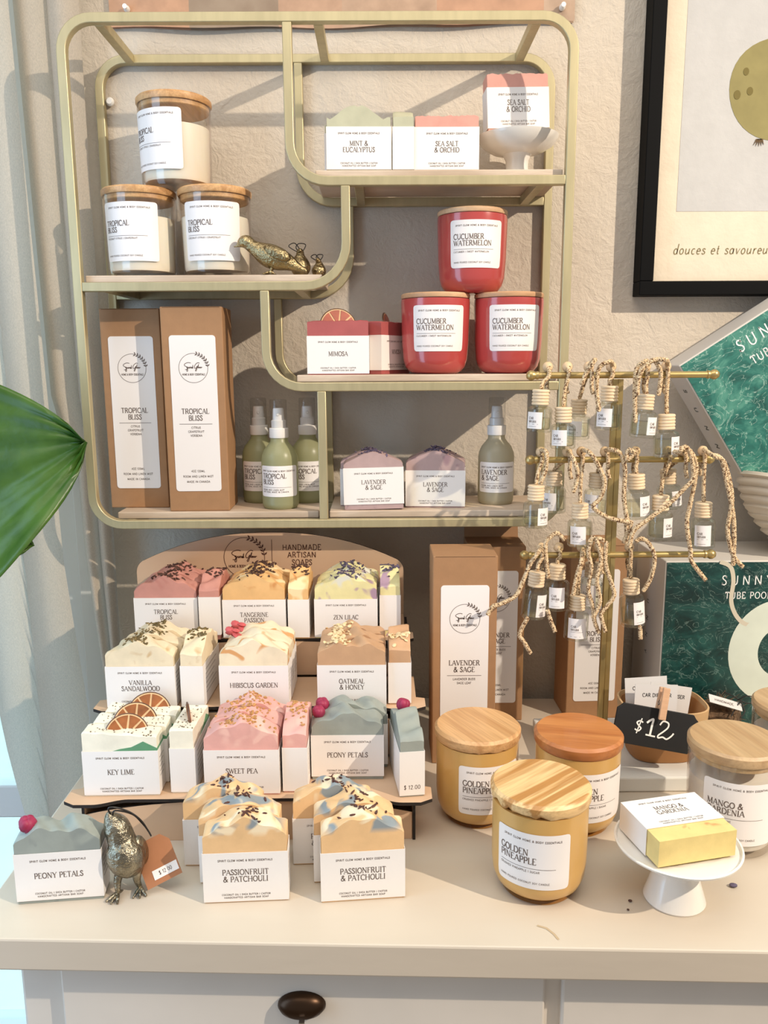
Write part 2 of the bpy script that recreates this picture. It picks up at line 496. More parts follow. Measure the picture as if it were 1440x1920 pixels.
def logo(mb, cx, cy, rad, fn, sprig=None):
    """ring, two script words, a leaf sprig at upper right and a fine line of capitals"""
    ribbon(mb, [(cx+rad*math.cos(2*PI*i/48), cy+rad*math.sin(2*PI*i/48)) for i in range(48)], rad*.026, fn, closed=True)
    sc = rad*.42
    script = [
     [(-.05,1.02),(-.5,1.12),(-.98,.98),(-1.28,.72),(-1.18,.45),(-.86,.25),(-.74,-.05),(-.92,-.3),(-1.18,-.28)],
     [(-.92,.12),(-.72,.24),(-.68,-.55),(-.86,-.62),(-.84,-.3),(-.6,.02),(-.48,.2),(-.44,-.02),(-.34,.02),(-.28,.22),(-.24,0),(-.14,.04),(-.1,.22),(.0,.18),(.02,0),(.1,.02),(.16,.2),(.14,0),(.22,.02),(.34,.62),(.26,.02),(.4,.08)],
     [(1.62,.98),(1.3,1.08),(.9,.8),(.62,.32),(.66,-.02),(.9,0),(1.1,.3),(1.16,.34),(1.06,-.2),(.92,-.58),(.78,-.5),(.96,-.12),(1.22,.14),(1.44,.78),(1.3,.06),(1.42,.06),(1.5,.22),(1.6,.12),(1.56,0),(1.48,.08),(1.66,.18),(1.74,.02),(1.84,.2),(1.9,.02),(2.0,.18),(2.12,.14)],
    ]
    for st in script:
        pts = []
        for i in range(len(st)-1):          # smooth the hand
            p0 = st[max(i-1, 0)]; p1 = st[i]; p2 = st[i+1]; p3 = st[min(i+2, len(st)-1)]
            for k in range(3):
                u = k/3
                pts.append(tuple(.5*((2*p1[j])+(-p0[j]+p2[j])*u+(2*p0[j]-5*p1[j]+4*p2[j]-p3[j])*u*u+(-p0[j]+3*p1[j]-3*p2[j]+p3[j])*u**3) for j in (0, 1)))
        pts.append(st[-1])
        ribbon(mb, [(cx+(x-.4)*sc*.86, cy+y*sc*.8) for x, y in pts], rad*.038, fn)
    text(mb, 'HOME & BODY ESSENTIALS', cx, cy-rad*.5, rad*.13, fn, serif=False, wt=.14, even=True, xs=.8)
    for k in range(7):
        a = R(72-k*11)
        px, py = cx+rad*math.cos(a), cy+rad*math.sin(a)
        for sgn in (-1, 1):
            d = a-PI/2+sgn*.75+PI
            L = rad*.22
            ex, ey = px+L*math.cos(d), py+L*math.sin(d)
            mx, my = (px+ex)/2, (py+ey)/2
            nx, ny = -math.sin(d)*L*.2, math.cos(d)*L*.2
            mb.add([fn(px, py), fn(mx+nx, my+ny), fn(ex, ey), fn(mx-nx, my-ny)], [(0, 1, 2, 3)])
HEAD = 'SPIRIT GLOW HOME & BODY ESSENTIALS'
INK = M('ink', (98, 80, 70), .7)

# ------------------------------------------------------------ room
WALL = None
def wallmat():
    m, t, b = _nodes('plaster')
    v = objvec(t, (1, 1, 1), False)
    c = ramp(t, noise_tex(t, v, 5, 4), [(.3, lin((200, 186, 166))), (.7, lin((210, 197, 178)))])
    t.links.new(c, b.inputs['Base Color'])
    b.inputs['Roughness'].default_value = .85
    n1 = noise_tex(t, v, 38, 6, .62, 1.2)
    n2 = noise_tex(t, v, 210, 3, .6)
    mx = t.nodes.new('ShaderNodeMath'); mx.operation = 'MULTIPLY_ADD'; mx.inputs[1].default_value = .35
    t.links.new(n2, mx.inputs[0]); t.links.new(n1, mx.inputs[2])
    bumpn(t, b, mx.outputs[0],   .42, .008)
    return m
WALL = wallmat()
TRIM = M('white_trim', (222, 224, 222), .45)
mb = MB()
mb.box((1.335, .06, 1.4), (3.33, .12, 2.8))          # right of the garden door
mb.box((-.83, .06, 2.5), (1.0, .12, .6))             # above it
mb.box((-1.73, .06, 1.4), (.8, .12, 2.8))            # left of it
struct(mb.build('wall_back', WALL, smooth=False))
FLOOR = wood('floor_boards', (120, 92, 66), (150, 118, 88), 10, (1, .08, 1), .5)
struct(MB().box((.6, -1.1, -.02), (5.2, 2.55, .04)).build('floor', FLOOR, smooth=False))
GROUND = M('pale_paving', (226, 232, 230), .9, var=.06, vs=4)
struct(MB().box((-.6, 2.2, -.09), (8, 4.1, .06)).build('ground', GROUND, smooth=False))
# glazed garden door behind the curtain
d = MB()
for x in (-1.305, -.355): d.box((x, .05, 1.1), (.05, .07, 2.2))
d.box((-.83, .05, 2.175), (.90, .07, .05))
do = struct(d.build('door_1', TRIM, bevel=.002))
lf = MB()
for x in (-1.24, -.42): lf.box((x, .05, 1.075), (.08, .045, 2.14))
lf.box((-.83, .05, .10), (.74, .045, .19)); lf.box((-.83, .05, 2.09), (.74, .045, .11)); lf.box((-.83, .05, .607), (.74, .045, .055))
lo = lf.build('door_leaf', TRIM, do, bevel=.003)
MB().box((-.83, .05, 1.1), (.75, .006, 1.9)).build('glass_pane', glass('pane_glass', (.93, .98, .99)), lo, smooth=False)

# hanging banner at the top
def hang(rm):
    m, t, b = _nodes('patchwork')
    tc = t.nodes.new('ShaderNodeTexCoord'); sx = t.nodes.new('ShaderNodeSeparateXYZ')
    t.links.new(tc.outputs['Object'], sx.inputs[0])
    st = [(0, (202, 152, 116)), (.17, (160, 138, 114)), (.36, (198, 156, 124)), (.50, (196, 160, 130)), (.70, (200, 150, 116)), (.93, (196, 164, 136))]
    mr = t.nodes.new('ShaderNodeMapRange'); mr.inputs['From Min'].default_value = -.30; mr.inputs['From Max'].default_value = .30
    t.links.new(sx.outputs['X'], mr.inputs['Value'])
    r = t.nodes.new('ShaderNodeValToRGB'); r.color_ramp.interpolation = 'CONSTANT'
    e = r.color_ramp.elements
    while len(e) < len(st): e.new(.5)
    for i, (p, c) in enumerate(st): e[i].position = p; e[i].color = lin(c)
    t.links.new(mr.outputs[0], r.inputs[0])
    n = noise_tex(t, objvec(t, (1, 1, 1), False), 30, 5)
    t.links.new(mixc(t, ramp(t, n, [(.35, (0, 0, 0, 1)), (.75, (.45, .45, .45, 1))]), r.outputs[0], lin((120, 92, 70))), b.inputs['Base Color'])
    b.inputs['Roughness'].default_value = .75
    return m
bn = thing('wall_banner', 'brown and orange patchwork banner pinned flat on the wall above the brass shelf', 'banner', (.023, -.004, 1.716))
mb = MB()
def _edge(u): return -.002-.004*math.sin(u*PI)+.006*u+.0012*math.sin(u*23)
mb.grid(40, 6, lambda u, v: (-.30+.60*u, -.0025-.004*max(0, 1-v*5)*math.sin(u*7)**2, _edge(u)*(1-v)+.30*v))
mb.grid(40, 6, lambda u, v: (-.30+.60*u, .0025, _edge(u)*(1-v)+.30*v), flip=True)
mb.build('sheet', hang(0), bn)
PIN = M('clear_pin', (235, 235, 230), .15, coat=.6)
for x in (-.276, .283):
    MB().lathe([(0, -.010), (.003, -.010), (.0022, -.006), (.004, -.003), (.004, .001), (0, .001)], 14, M_=Euler((R(-90), 0, 0)).to_matrix()).build('push_pin', PIN, bn, (x, -.006, .018))

# curtains: two linen panels with deep folds and a slit between them
LINEN = cloth('linen', (220, 203, 180), .38, 1200)
def lerp_tab(tab, z):
    for (z0, a), (z1, b) in zip(tab, tab[1:]):
        if z <= z1: return a+(b-a)*max(0, (z-z0))/(z1-z0)
    return tab[-1][1]
SEAM = [(0, -.345), (.70, -.345), (.807, -.342), (.91, -.352), (1.024, -.361), (1.275, -.366), (1.72, -.374), (2.3, -.38)]
EDGE = [(0, -.306), (.88, -.306), (1.06, -.3055), (1.52, -.305), (2.3, -.300)]
def pleat(s, p=.6): return abs(math.sin(PI*s))**p
def wide_panel(u, v):
    z = .03+v*2.25
    xb = lerp_tab(SEAM, z)-.0035; xl = -.452-.18*(z-.70)
    x = xl+(xb-xl)*u; xg = -.4215+.004*math.sin(z*3)
    s = (x-xg)/(xb-xg) if x > xg else (x-xg)/.058
    return (x, -.066-.020*pleat(s*.93 if s > 0 else s)+.003*noise.noise(Vector((x*30, z*2, 1))), z)
def narrow_panel(u, v):
    z = .03+v*2.25
    xb = lerp_tab(SEAM, z)+.0145-.0265*max(0, min(1, (z-1.16)/.06)); xr = lerp_tab(EDGE, z)
    x = xb+(xr-xb)*u
    return (x, -.036-.018*pleat(.04+u*1.93, .7)+.003*noise.noise(Vector((x*30, z*2, 5))), z)
for fn_, nm_, lab_ in ((wide_panel, 'curtain', 'wide linen curtain panel at far left behind the green leaf'), (narrow_panel, 'curtain', 'narrow linen curtain panel next to the left leg of the brass shelf')):
    m = MB(); m.grid(150, 50, fn_)
    tag(m.build(nm_, LINEN, angle=80), lab_, 'curtain')
tag(MB().ball((0, 0, 0), .011, 20, (1, 1, 1)).build('ceramic_ball', M('pale_ceramic', (232, 214, 208), .35), loc=(-.452, -.135, .838)),
    'small pale round ball against the curtain at the left edge', 'ball')

# ------------------------------------------------------------ console cabinet
PAINT = M('painted_wood', (205, 190, 169), .42, var=.05, vs=14, bump=.12, bs=60, bd=.002, stretch=(.3, 1, 1))
PAINT2 = M('painted_fronts', (224, 214, 200), .5, var=.04, vs=10, bump=.08, bs=60, bd=.002)
STAIN = M('stain', (186, 160, 124), .7)
def smooth2(p): return p
cb = thing('console_cabinet', 'cream painted wooden console table with drawers carrying the whole display', 'cabinet', (.35, -.27, 0))
def sk(x): return -.0393*x      # the table stands slightly turned
mb = MB()
pts = [(-.294, -.529), (1.0, -.575), (1.0, -.05), (-.294, -.014)]
mb.prism([(x-.35, y+.27) for x, y in pts], lambda u, v: (u, v, .769), lambda u, v: (u, v, .80))
mb.build('tabletop', PAINT, cb, smooth=False, bevel=.002)
mb = MB()
L = MB(); ribbon(L, smooth2([(.2035, -.5190), (.2110, -.5225), (.2160, -.5300), (.2185, -.5370)]), .0022, lambda u, v: (u-.35, v+.27, .8003))
L.build('stain_mark', STAIN, cb, smooth=False)
pts = [(-.262, -.500), (.97, -.543), (.97, -.08), (-.262, -.05)]
mb.prism([(x-.35, y+.27) for x, y in pts], lambda u, v: (u, v, .06), lambda u, v: (u, v, .7685))
mb.build('body', PAINT2, cb, smooth=False, bevel=.003)
for x in (-.245, .955):
    for y in (-.47, -.12): MB().box((x-.35, y+.27-.04*(x > 0), .0305), (.04, .04, .059)).build('foot', PAINT2, cb, smooth=False)
def drawer(x0, x1, knobx):
    m = MB()
    yl, yr = -.5075-.035*(x0+.262), -.5075-.035*(x1+.262)
    pts = [(x0, yl), (x1, yr), (x1, yr+.012), (x0, yl+.012)]
    m.prism([(x-.35, y+.27) for x, y in pts], lambda u, v: (u, v, .52), lambda u, v: (u, v, .762))
    dr = m.build('drawer', PAINT2, cb, smooth=False, bevel=.002)
    y = (yl+yr)/2+.27
    k = MB()
    k.lathe([(0, -.0005), (.0215, -.0005), (.0215, .002), (.019, .006), (.013, .010), (0, .0115)], 32, (knobx-.35, y-.0005, .722), Euler((R(90), 0, 0)).to_matrix() @ Matrix.Diagonal((1, .60, 1)))
    kn = k.build('cup_pull', M('aged_bronze', (62, 42, 26), .35, .8), dr)
    MB().box((knobx-.35+.001, y-.0145, .7145), (.005, .004, .004)).build('pull_screw', M('bright_steel', (220, 220, 215), .3, 1), kn, smooth=False)
drawer(-.222, .2115, -.0045)
drawer(.2265, .66, .44)
# ------------------------------------------------------------ brass wall shelf
BRASS = M('brushed_brass', (196, 182, 138), .42, .6, var=.10, vs=90, stretch=(1, 1, .15))
BOARD = wood('pale_board', (196, 172, 146), (216, 194, 170), 12, (.12, 1, 1), .6, .2, 3)
SH = thing('wall_shelf', 'brass framed wall shelf with rounded corners and five pale wooden boards', 'shelf', (0, -.071, 1.08))
bw, bd_ = .0108, .0108
def rcorner(cx, cz, r, a0, a1, n=8): return [(cx+r*math.cos(R(a0+(a1-a0)*i/n)), 0, cz+r*math.sin(R(a0+(a1-a0)*i/n))) for i in range(n+1)]
zA, zB, zC = .4173, .2977, .1771
def frame_paths():
    X, Z0, Z1, r = .2946, .0054, .5943, .036
    ring = rcorner(X-r, Z1-r, r, 0, 90)+rcorner(-X+r, Z1-r, r, 90, 180)+rcorner(-X+r, Z0+r, r, 180, 270)+rcorner(X-r, Z0+r, r, 270, 360)
    p = [(ring, True)]
    r2 = .043
    p.append(([(-.0352, 0, Z1-bw/2)]+rcorner(-.0352+r2, zA+r2, r2, 180, 270)+[(X-bw/2, 0, zA)], False))
    p.append(([(.0293, 0, zA-bw/2)]+rcorner(.0293-.050, zB+.050, .050, 0, -90)+[(-X+bw/2, 0, zB)], False))
    p.append(([(-.0701, 0, zB-bw/2)]+rcorner(-.0701+r2, zC+r2, r2, 180, 270)+[(X-bw/2, 0, zC)], False))
    p.append(([(-.0034, 0, zC-bw/2), (-.0034, 0, Z0+bw/2)], False))
    return p
for nm, y in (('front_frame', -.0655), ('back_frame', .0630)):
    m = MB()
    for pts, cl in frame_paths(): m.bar([(a, y, c) for a, _, c in pts], bw, bd_, cl)
    m.build(nm, BRASS, SH, angle=30, bevel=.0009, seg=2)
for x, z in ((-.252, .5943), (0, .5943), (.252, .5943), (.262, zA), (.045, zA), (-.262, zB), (-.03, zB), (-.012, zC), (.262, zC), (-.25, .0054), (.25, .0054)):
    MB().box((x, -.00125, z), (bw, .117, bw)).build('cross_bar', BRASS, SH, smooth=False, bevel=.0008)
for x0, x1, z in ((-.0065, .2882, .4273), (-.2885, -.0007, .3077), (-.0345, .2882, .1871), (-.268, -.0105, .0152), (.0030, .2882, .0152)):
    MB().box(((x0+x1)/2, -.0005, z), (x1-x0, .116, .0087)).build('shelf_board', BOARD, SH, smooth=False, bevel=.0012)
for x in (-.2835, .272):
    mm = MB().lathe([(0, -.004), (.0035, -.004), (.0055, -.0015), (.0055, .001), (0, .001)], 16, M_=Euler((R(-90), 0, 0)).to_matrix())
    mm.build('wall_screw', M('white_cap', (225, 220, 210), .3), SH, (x, .066, .545))

# ------------------------------------------------------------ framed print
FR = thing('framed_print', 'black framed fruit print with a French caption hanging on the wall at right', 'picture', (.70, -.016, 1.373))
BLACK = M('black_lacquer', (6, 6, 7), .6, spec=.1)
m = MB()
fw, W2, H2 = .0185, .283, .76
def fbox(x0, x1, z0, z1): m.box(((x0+x1)/2, 0, (z0+z1)/2), (x1-x0, .030, z1-z0))
fbox(-W2, W2, 0, fw); fbox(-W2, W2, H2-fw, H2); fbox(-W2, -W2+fw, fw, H2-fw); fbox(W2-fw, W2, fw, H2-fw)
m.build('frame', BLACK, FR, smooth=False, bevel=.0012)
PAPER = M('handmade_paper', (228, 212, 186), .85, var=.05, vs=30, bump=.3, bs=120, bd=.002)
MB().box((0, .006, H2/2), (2*W2-2*fw, .006, H2-2*fw)).build('print', PAPER, FR, smooth=False)
GREYP = M('grey_wash', (196, 194, 190), .85, var=.05, vs=30, bump=.25, bs=120, bd=.002)
MB().box((0, .0028, .11+.30), (.466, .0004, .60)).build('grey_panel', GREYP, FR, smooth=False)
fr = []
fc = (.5950-.70, 1.634-1.373)
for i in range(40):
    a = 2*PI*i/40
    fr.append((fc[0]+.068*math.cos(a)*(1+.05*math.sin(a)), fc[1]+.066*math.sin(a)*(1+.04*math.cos(2*a))))
MB().prism(fr, lambda u, v: (u, .0028, v), lambda u, v: (u, .0022, v)).build('painted_fruit', M('olive_wash', (150, 138, 82), .85, var=.10, vs=40), FR, smooth=False)
for x, z, r in ((.5473, 1.6557, .0042), (.5376, 1.6276, .0050), (.554, 1.632, .0045), (.585, 1.65, .005), (.60, 1.61, .0045)):
    sp = MB(); sp.prism([(x-.70+r*.9*math.cos(2*PI*i/12), z-1.373+r*1.15*math.sin(2*PI*i/12)) for i in range(12)], lambda u, v: (u, .0021, v), lambda u, v: (u, .0018, v))
    sp.build('fruit_spot', M('dark_olive', (118, 104, 48), .85), FR, smooth=False)
st = MB()
for k in range(5):
    a = -2.2+.35*k
    st.prism([(-.1305-.003+.0015*k, .2005), (-.1305+.003+.0015*k-.003, .2005), (-.1305+.011*math.cos(a), .1985+.011*math.sin(a)*.7)], lambda u, v: (u, .0021, v), lambda u, v: (u, .0017, v))
st.build('fruit_stalk', M('stalk_brown', (104, 78, 46), .85), FR, smooth=False)
cp = MB()
text(cp, 'douces et savoureuses', -.2345, .0550, .0134, lambda u, v: (u, .0026, v), 'l', serif=False, wt=.085, track=.10, shear=.18)
cp.build('caption', M('olive_ink', (128, 116, 74), .8), FR, smooth=False)

# ------------------------------------------------------------ builders for the goods
WHITE = M('white_label', (238, 232, 228), .55)
CARD = M('white_card', (236, 230, 224), .65, bump=.06, bs=300)
def candle_label(root, texts, rfn, z0, z1, halfang, title, sub, n=22, foot='HAND POURED COCONUT SOY CANDLE'):
    h = z1-z0; rm = rfn((z0+z1)/2)
    half = halfang*rm; rc = .0035
    def wrap(u, z, off=.0005):
        r = rfn(z)+off
        a = -PI/2+u/rm
        return (r*math.cos(a), r*math.sin(a), z)
    def ext(v):
        dd = min(v*h, (1-v)*h)
        return half if dd >= rc else half-(rc-math.sqrt(max(0, rc*rc-(rc-dd)**2)))
    rows = [0, .012, .03, .06]+[.1+.8*i/12 for i in range(13)]+[.94, .97, .988, 1]
    m = MB(); N = 24
    vs = [wrap((2*i/N-1)*ext(v), z0+v*h) for v in rows for i in range(N+1)]
    fs = [(j*(N+1)+i, j*(N+1)+i+1, (j+1)*(N+1)+i+1, (j+1)*(N+1)+i) for j in range(len(rows)-1) for i in range(N)]
    m.add(vs, fs)
    lb = m.build('label', WHITE, root)
    t = MB(); fn = lambda u, v: wrap(u, v, .0007)
    L = -half+.0045
    text(t, HEAD, 0, z1-.0075, .0019, fn, 'c', False, .16, .22, even=True, xs=min(1, (2*half-.008)/twidth(HEAD, .0019, .22)))
    th = .0060
    y = z0+h*.60
    for k, s_ in enumerate(title):
        text(t, s_, L, y-k*(th+.0016), th, fn, 'l', True, .15, .05, xs=min(1, (2*half-.010)/twidth(s_, th, .05)))
    yb = y-(len(title)-1)*(th+.0016)-.0042
    rule(t, L, half*.62, yb, .00035, fn)
    text(t, sub, L, yb-.0040, .0019, fn, 'l', False, .14, .2, even=True)
    text(t, foot, L, z0+.0055, .0018, fn, 'l', False, .14, .2, even=True, xs=min(1, (2*half-.009)/twidth(foot, .0018, .2)))
    t.build('lettering', INK, lb, smooth=False)
    return lb

def interp(prof):
    def f(z):
        for (r0, a), (r1, b) in zip(prof, prof[1:]):
            if a <= z <= b and b > a: return r0+(r1-r0)*(z-a)/(b-a)
        return prof[-1][0]
    return f
WAX = M('cream_wax', (246, 238, 220), .5, sss=.2)
WAXG = M('pale_wax', (232, 226, 216), .5, sss=.2)
LIDS = [grain('lid_oak', (198, 142, 84), (226, 174, 114), 110, (1, .045, 1), lo=.36, hi=.62),
        grain('lid_walnut', (180, 98, 40), (208, 132, 66), 60, (1, .06, 1), lo=.32, hi=.66, coat=.2),
        grain('lid_ash', (192, 132, 64), (238, 196, 132), 75, (1, .05, 1), lo=.44, hi=.54),
        grain('lid_birch', (184, 144, 98), (208, 172, 124), 60, (1, .06, 1), lo=.36, hi=.64)]
def lid(root, r, z0, z1, mat, rz=0, chip=0, lip=.039):
    m = MB()
    ch = (z1-z0)*.22
    m.lathe([(0, z0-.006), (lip-.001, z0-.006), (lip, z0-.005), (lip, z0), (r-ch*.6, z0), (r, z0+ch), (r, z1-ch), (r-ch, z1), (0, z1)], 64)
    if chip:
        for i, p in enumerate(m.v):
            rr = math.hypot(p.x, p.y)
            if rr > r-ch*1.2 and p.z < z0+ch*1.2:
                a = math.atan2(p.y, p.x)
                k = .5+.5*math.sin(a*22+2*math.sin(a*5))
                p.z += chip*k*max(0, math.cos(a+PI/2+.2))
    o = m.build('lid', mat, root, rot=(0, 0, rz))
    return o
IRID = glass('tumbler_glass', (.99, .985, .97), .95, .03, 1.5, (.90, .84, .82))
def tumbler(loc, rz, label, group, title=('TROPICAL', 'BLISS'), sub='COCONUT CITRUS | GRAPEFRUIT', lidm=None, wax=None, rot=None, zlab=(.018, .087), s=1.0, lidh=.0085):
    t = thing('candle', label, 'candle', loc, rz, group, rot)
    po = [(.0365, 0), (.0405, .0015), (.0425, .006), (.0445, .098)]
    pi = [(.0429, .098), (.0408, .010), (.0395, .0075), (0, .007)]
    MB().lathe([(0, 0)]+po+pi, 64).build('jar', IRID, t)
    ri = interp([(.0396, .0075), (.0406, .010), (.0427, .098)])
    MB().lathe([(0, .0074), (.0388, .0077), (ri(.011)-.0003, .011), (ri(.072)-.0003, .072), (ri(.074)-.003, .0728), (0, .0728)], 48).build('wax', wax or WAX, t)
    w = MB(); w.tube([(0, 0, .0728), (.0004, 0, .079), (.001, .0004, .0815)], .0008, 6); w.build('wick', M('wick', (200, 190, 170), .9), t)
    lid(t, .0458, .098, .098+lidh, lidm or LIDS[0], .4, 0, .0425)
    candle_label(t, None, interp(po), zlab[0], zlab[1], .83, title, sub)
    return t
AMBER = M('amber_jar', (212, 163, 86), .32, var=.04, vs=25, coat=.35, sss=.15)
CLEARB = glass('amber_glass', (.93, .78, .50), .9, .04, 1.5)
def golden(loc, rz, label, group, lidm, lrz, chip):
    t = thing('candle', label, 'candle', loc, rz, group)
    po = [(.0345, .0055), (.0395, .010), (.0425, .018), (.0438, .030), (.0442, .090)]
    MB().lathe([(0, .0055)]+po+[(.041, .090), (.0405, .086), (0, .086)], 64).build('jar', AMBER, t)
    MB().lathe([(0, 0), (.0325, 0), (.0345, .0018), (.0350, .0052), (0, .0052)], 56).build('jar_base', CLEARB, t)
    lid(t, .0462, .0905, .1035, lidm, lrz, chip, .0395)
    candle_label(t, None, interp(po), .022, .076, .80, ('GOLDEN', 'PINEAPPLE'), 'CRUSHED PINEAPPLE | SUGAR')
    return t
CORAL = M('coral_jar', (190, 68, 64), .22, var=.05, vs=20, coat=.5, sss=.1)
RIMW = wood('lid_thin', (206, 156, 110), (226, 184, 138), 12, (.12, 1, 1), .5, .1, 3)
def coral(loc, rz, label, group, s=1):
    t = thing('candle', label, 'candle', loc, rz, group)
    po = [(.0275, 0), (.0335, .0028), (.0385, .009), (.0412, .018), (.0430, .040), (.0443, .088), (.0440, .093)]
    MB().lathe([(0, 0)]+po+[(.0405, .0935), (.0400, .088), (0, .087)], 64).build('jar', CORAL, t)
    lid(t, .0440, .0940, .1000, RIMW, 0, 0, .0395)
    candle_label(t, None, interp(po), .028, .084, .78, ('CUCUMBER', 'WATERMELON'), 'CUCUMBER | SWEET WATERMELON')
    return t

# ------------------------------------------------------------ soaps
SOAPW, SOAPT = .0755, .0242
rng = random.Random(7)
BITS = {
 'dark': M('dark_petals', (84, 52, 40), .8, var=.4, vs=200), 'herb': M('dried_herbs', (120, 100, 56), .8, var=.5, vs=200),
 'lav': M('lavender_buds', (92, 80, 104), .8, var=.5, vs=200), 'gold': M('gold_flakes', (196, 140, 74), .5, var=.3, vs=200),
 'oats': M('rolled_oats', (236, 208, 158), .7, var=.15, vs=150), 'seed': M('poppy_specks', (120, 104, 80), .8),
 'choc': M('cocoa_nibs', (86, 46, 36), .6, var=.4, vs=200), 'pink': M('pink_petals', (206, 84, 88), .6, var=.3, vs=80)}
ROSE = M('rose_petal', (164, 34, 74), .55, var=.3, vs=90)
RIND = M('orange_rind', (96, 58, 34), .5, var=.3, vs=80, coat=.3)
FLESH = M('dried_flesh', (160, 88, 34), .45, var=.4, vs=60, coat=.3)
PITH = M('pith', (226, 190, 138), .7, var=.1, vs=60)
FLESHO = M('bright_flesh', (178, 66, 24), .4, var=.35, vs=60, coat=.4)
K = {   # material, front edge height, rise, profile, bits, number of bits
 'mint': (soapmat('soap_mint', (186, 184, 152)), .0600, .0150, 'wave', None, 0),
 'orchid': (soapmat('soap_orchid', (220, 152, 134)), .0625, .0012, 'flat', None, 0),
 'mimosa': (soapmat('soap_mimosa', (178, 84, 82)), .0660, .0008, 'flat', None, 0),
 'lavender': (soapmat('soap_lavender', (180, 150, 146), [((150, 118, 124), 60, .58, .1, 2, None)]), .0600, .0150, 'peak', 'lav', 40),
 'tropical': (soapmat('soap_tropical', (206, 138, 122), [((190, 118, 104), 50, .55, .1, 1, .06)]), .0630, .016, 'ridge', 'dark', 40),
 'tangerine': (soapmat('soap_tangerine', (232, 180, 112), [((244, 214, 160), 38, .56, .05, 3, None), ((214, 144, 74), 60, .62, .1, 8, .06)]), .0640, .017, 'ridge', 'dark', 40),
 'lilac': (soapmat('soap_lilac', (228, 216, 152), [((170, 138, 158), 38, .58, .05, 4, None), ((216, 214, 196), 55, .58, .1, 9, .062)]), .0630, .017, 'ridge', 'lav', 46),
 'vanilla': (soapmat('soap_vanilla', (234, 214, 176), [((206, 168, 116), 60, .60, .12, 6, .05)]), .0630, .016, 'ridge', 'herb', 46),
 'hibiscus': (soapmat('soap_hibiscus', (238, 220, 184), [((220, 156, 92), 42, .58, .06, 5, None)]), .0640, .015, 'ridge', None, 0),
 'oat': (soapmat('soap_oat', (202, 156, 114)), .0650, .012, 'wave2', 'oats', 46),
 'lime': (soapmat('soap_lime', (242, 234, 210)), .0660, .004, 'slope', 'seed', 40),
 'sweet': (soapmat('soap_sweet', (230, 166, 154), [((238, 184, 168), 50, .55, .1, 7, .05)]), .0640, .016, 'ridge', 'gold', 60),
 'peony': (soapmat('soap_peony', (150, 157, 148), [((134, 142, 136), 45, .58, .1, 2, None)]), .0620, .015, 'wave2', None, 0),
 'passion': (soapmat('soap_passion', (234, 188, 130), [((138, 148, 152), 34, .52, .05, 2, .066), ((240, 218, 178), 40, .54, .08, 9, .064)]), .0670, .0175, 'ridge', 'choc', 20),
 'mango': (soapmat('soap_mango', (230, 204, 126), [((216, 116, 64), 45, .58, .08, 3, .009), ((116, 124, 66), 45, .62, .08, 8, .009)]), .0640, .002, 'flat', None, 0),
}
GREEN = M('green_layer', (92, 152, 108), .5, var=.06, vs=50)
def soap_h(kind, seed):
    _, he, hp, prof, _, _ = K[kind]
    def H(x, y):
        xn = x/(SOAPW/2); s = seed*3.7
        nz = noise.noise(Vector((x*90+s, y*60, s)))
        if prof == 'flat': return he+.0008*nz+hp*noise.noise(Vector((x*260, y*40, s)))
        if prof == 'slope': return he+.0045*xn*-1*.6+.0012*nz+hp*.3
        if prof == 'peak': return he+hp*(1-abs(xn)**1.25)**1.0+.0010*nz
        if prof == 'wave':
            tb = ((-1, .0615), (-.92, .0580), (-.80, .0605), (-.45, .0700), (-.28, .0735), (-.12, .0740), (-.02, .0715), (.10, .0738), (.30, .0715), (.50, .0655), (.70, .0600), (.78, .0582), (.88, .0602), (1.01, .0612))
            return lerp_tab([(p, q) for p, q in tb], max(-1, min(1, xn)))+.0012*nz+.05*abs(y)**1.0*0
        if prof == 'wave0':
            return he+hp*(max(0, 1-abs(xn*.98)**3.2))*(.86+.14*math.cos(xn*PI*2.6+PI))+.0018*math.cos(xn*13)*(1-abs(xn))+.0012*nz
        if prof == 'wave2':
            return he+hp*(max(0, 1-abs(xn)**2.2))*(.75+.25*math.cos(xn*6+y*60+s))+.0016*nz+.0018*math.sin(x*330+y*210+s)*(1-abs(xn))
        r = abs(math.sin(x*115+y*95+s*.6+1.1*noise.noise(Vector((x*30, y*40, s)))))
        return he+hp*.85*max(0, 1-abs(xn)**1.35)+.0045*(1-r*r)*(1-.5*abs(xn))+.0012*nz-.0008
    return H
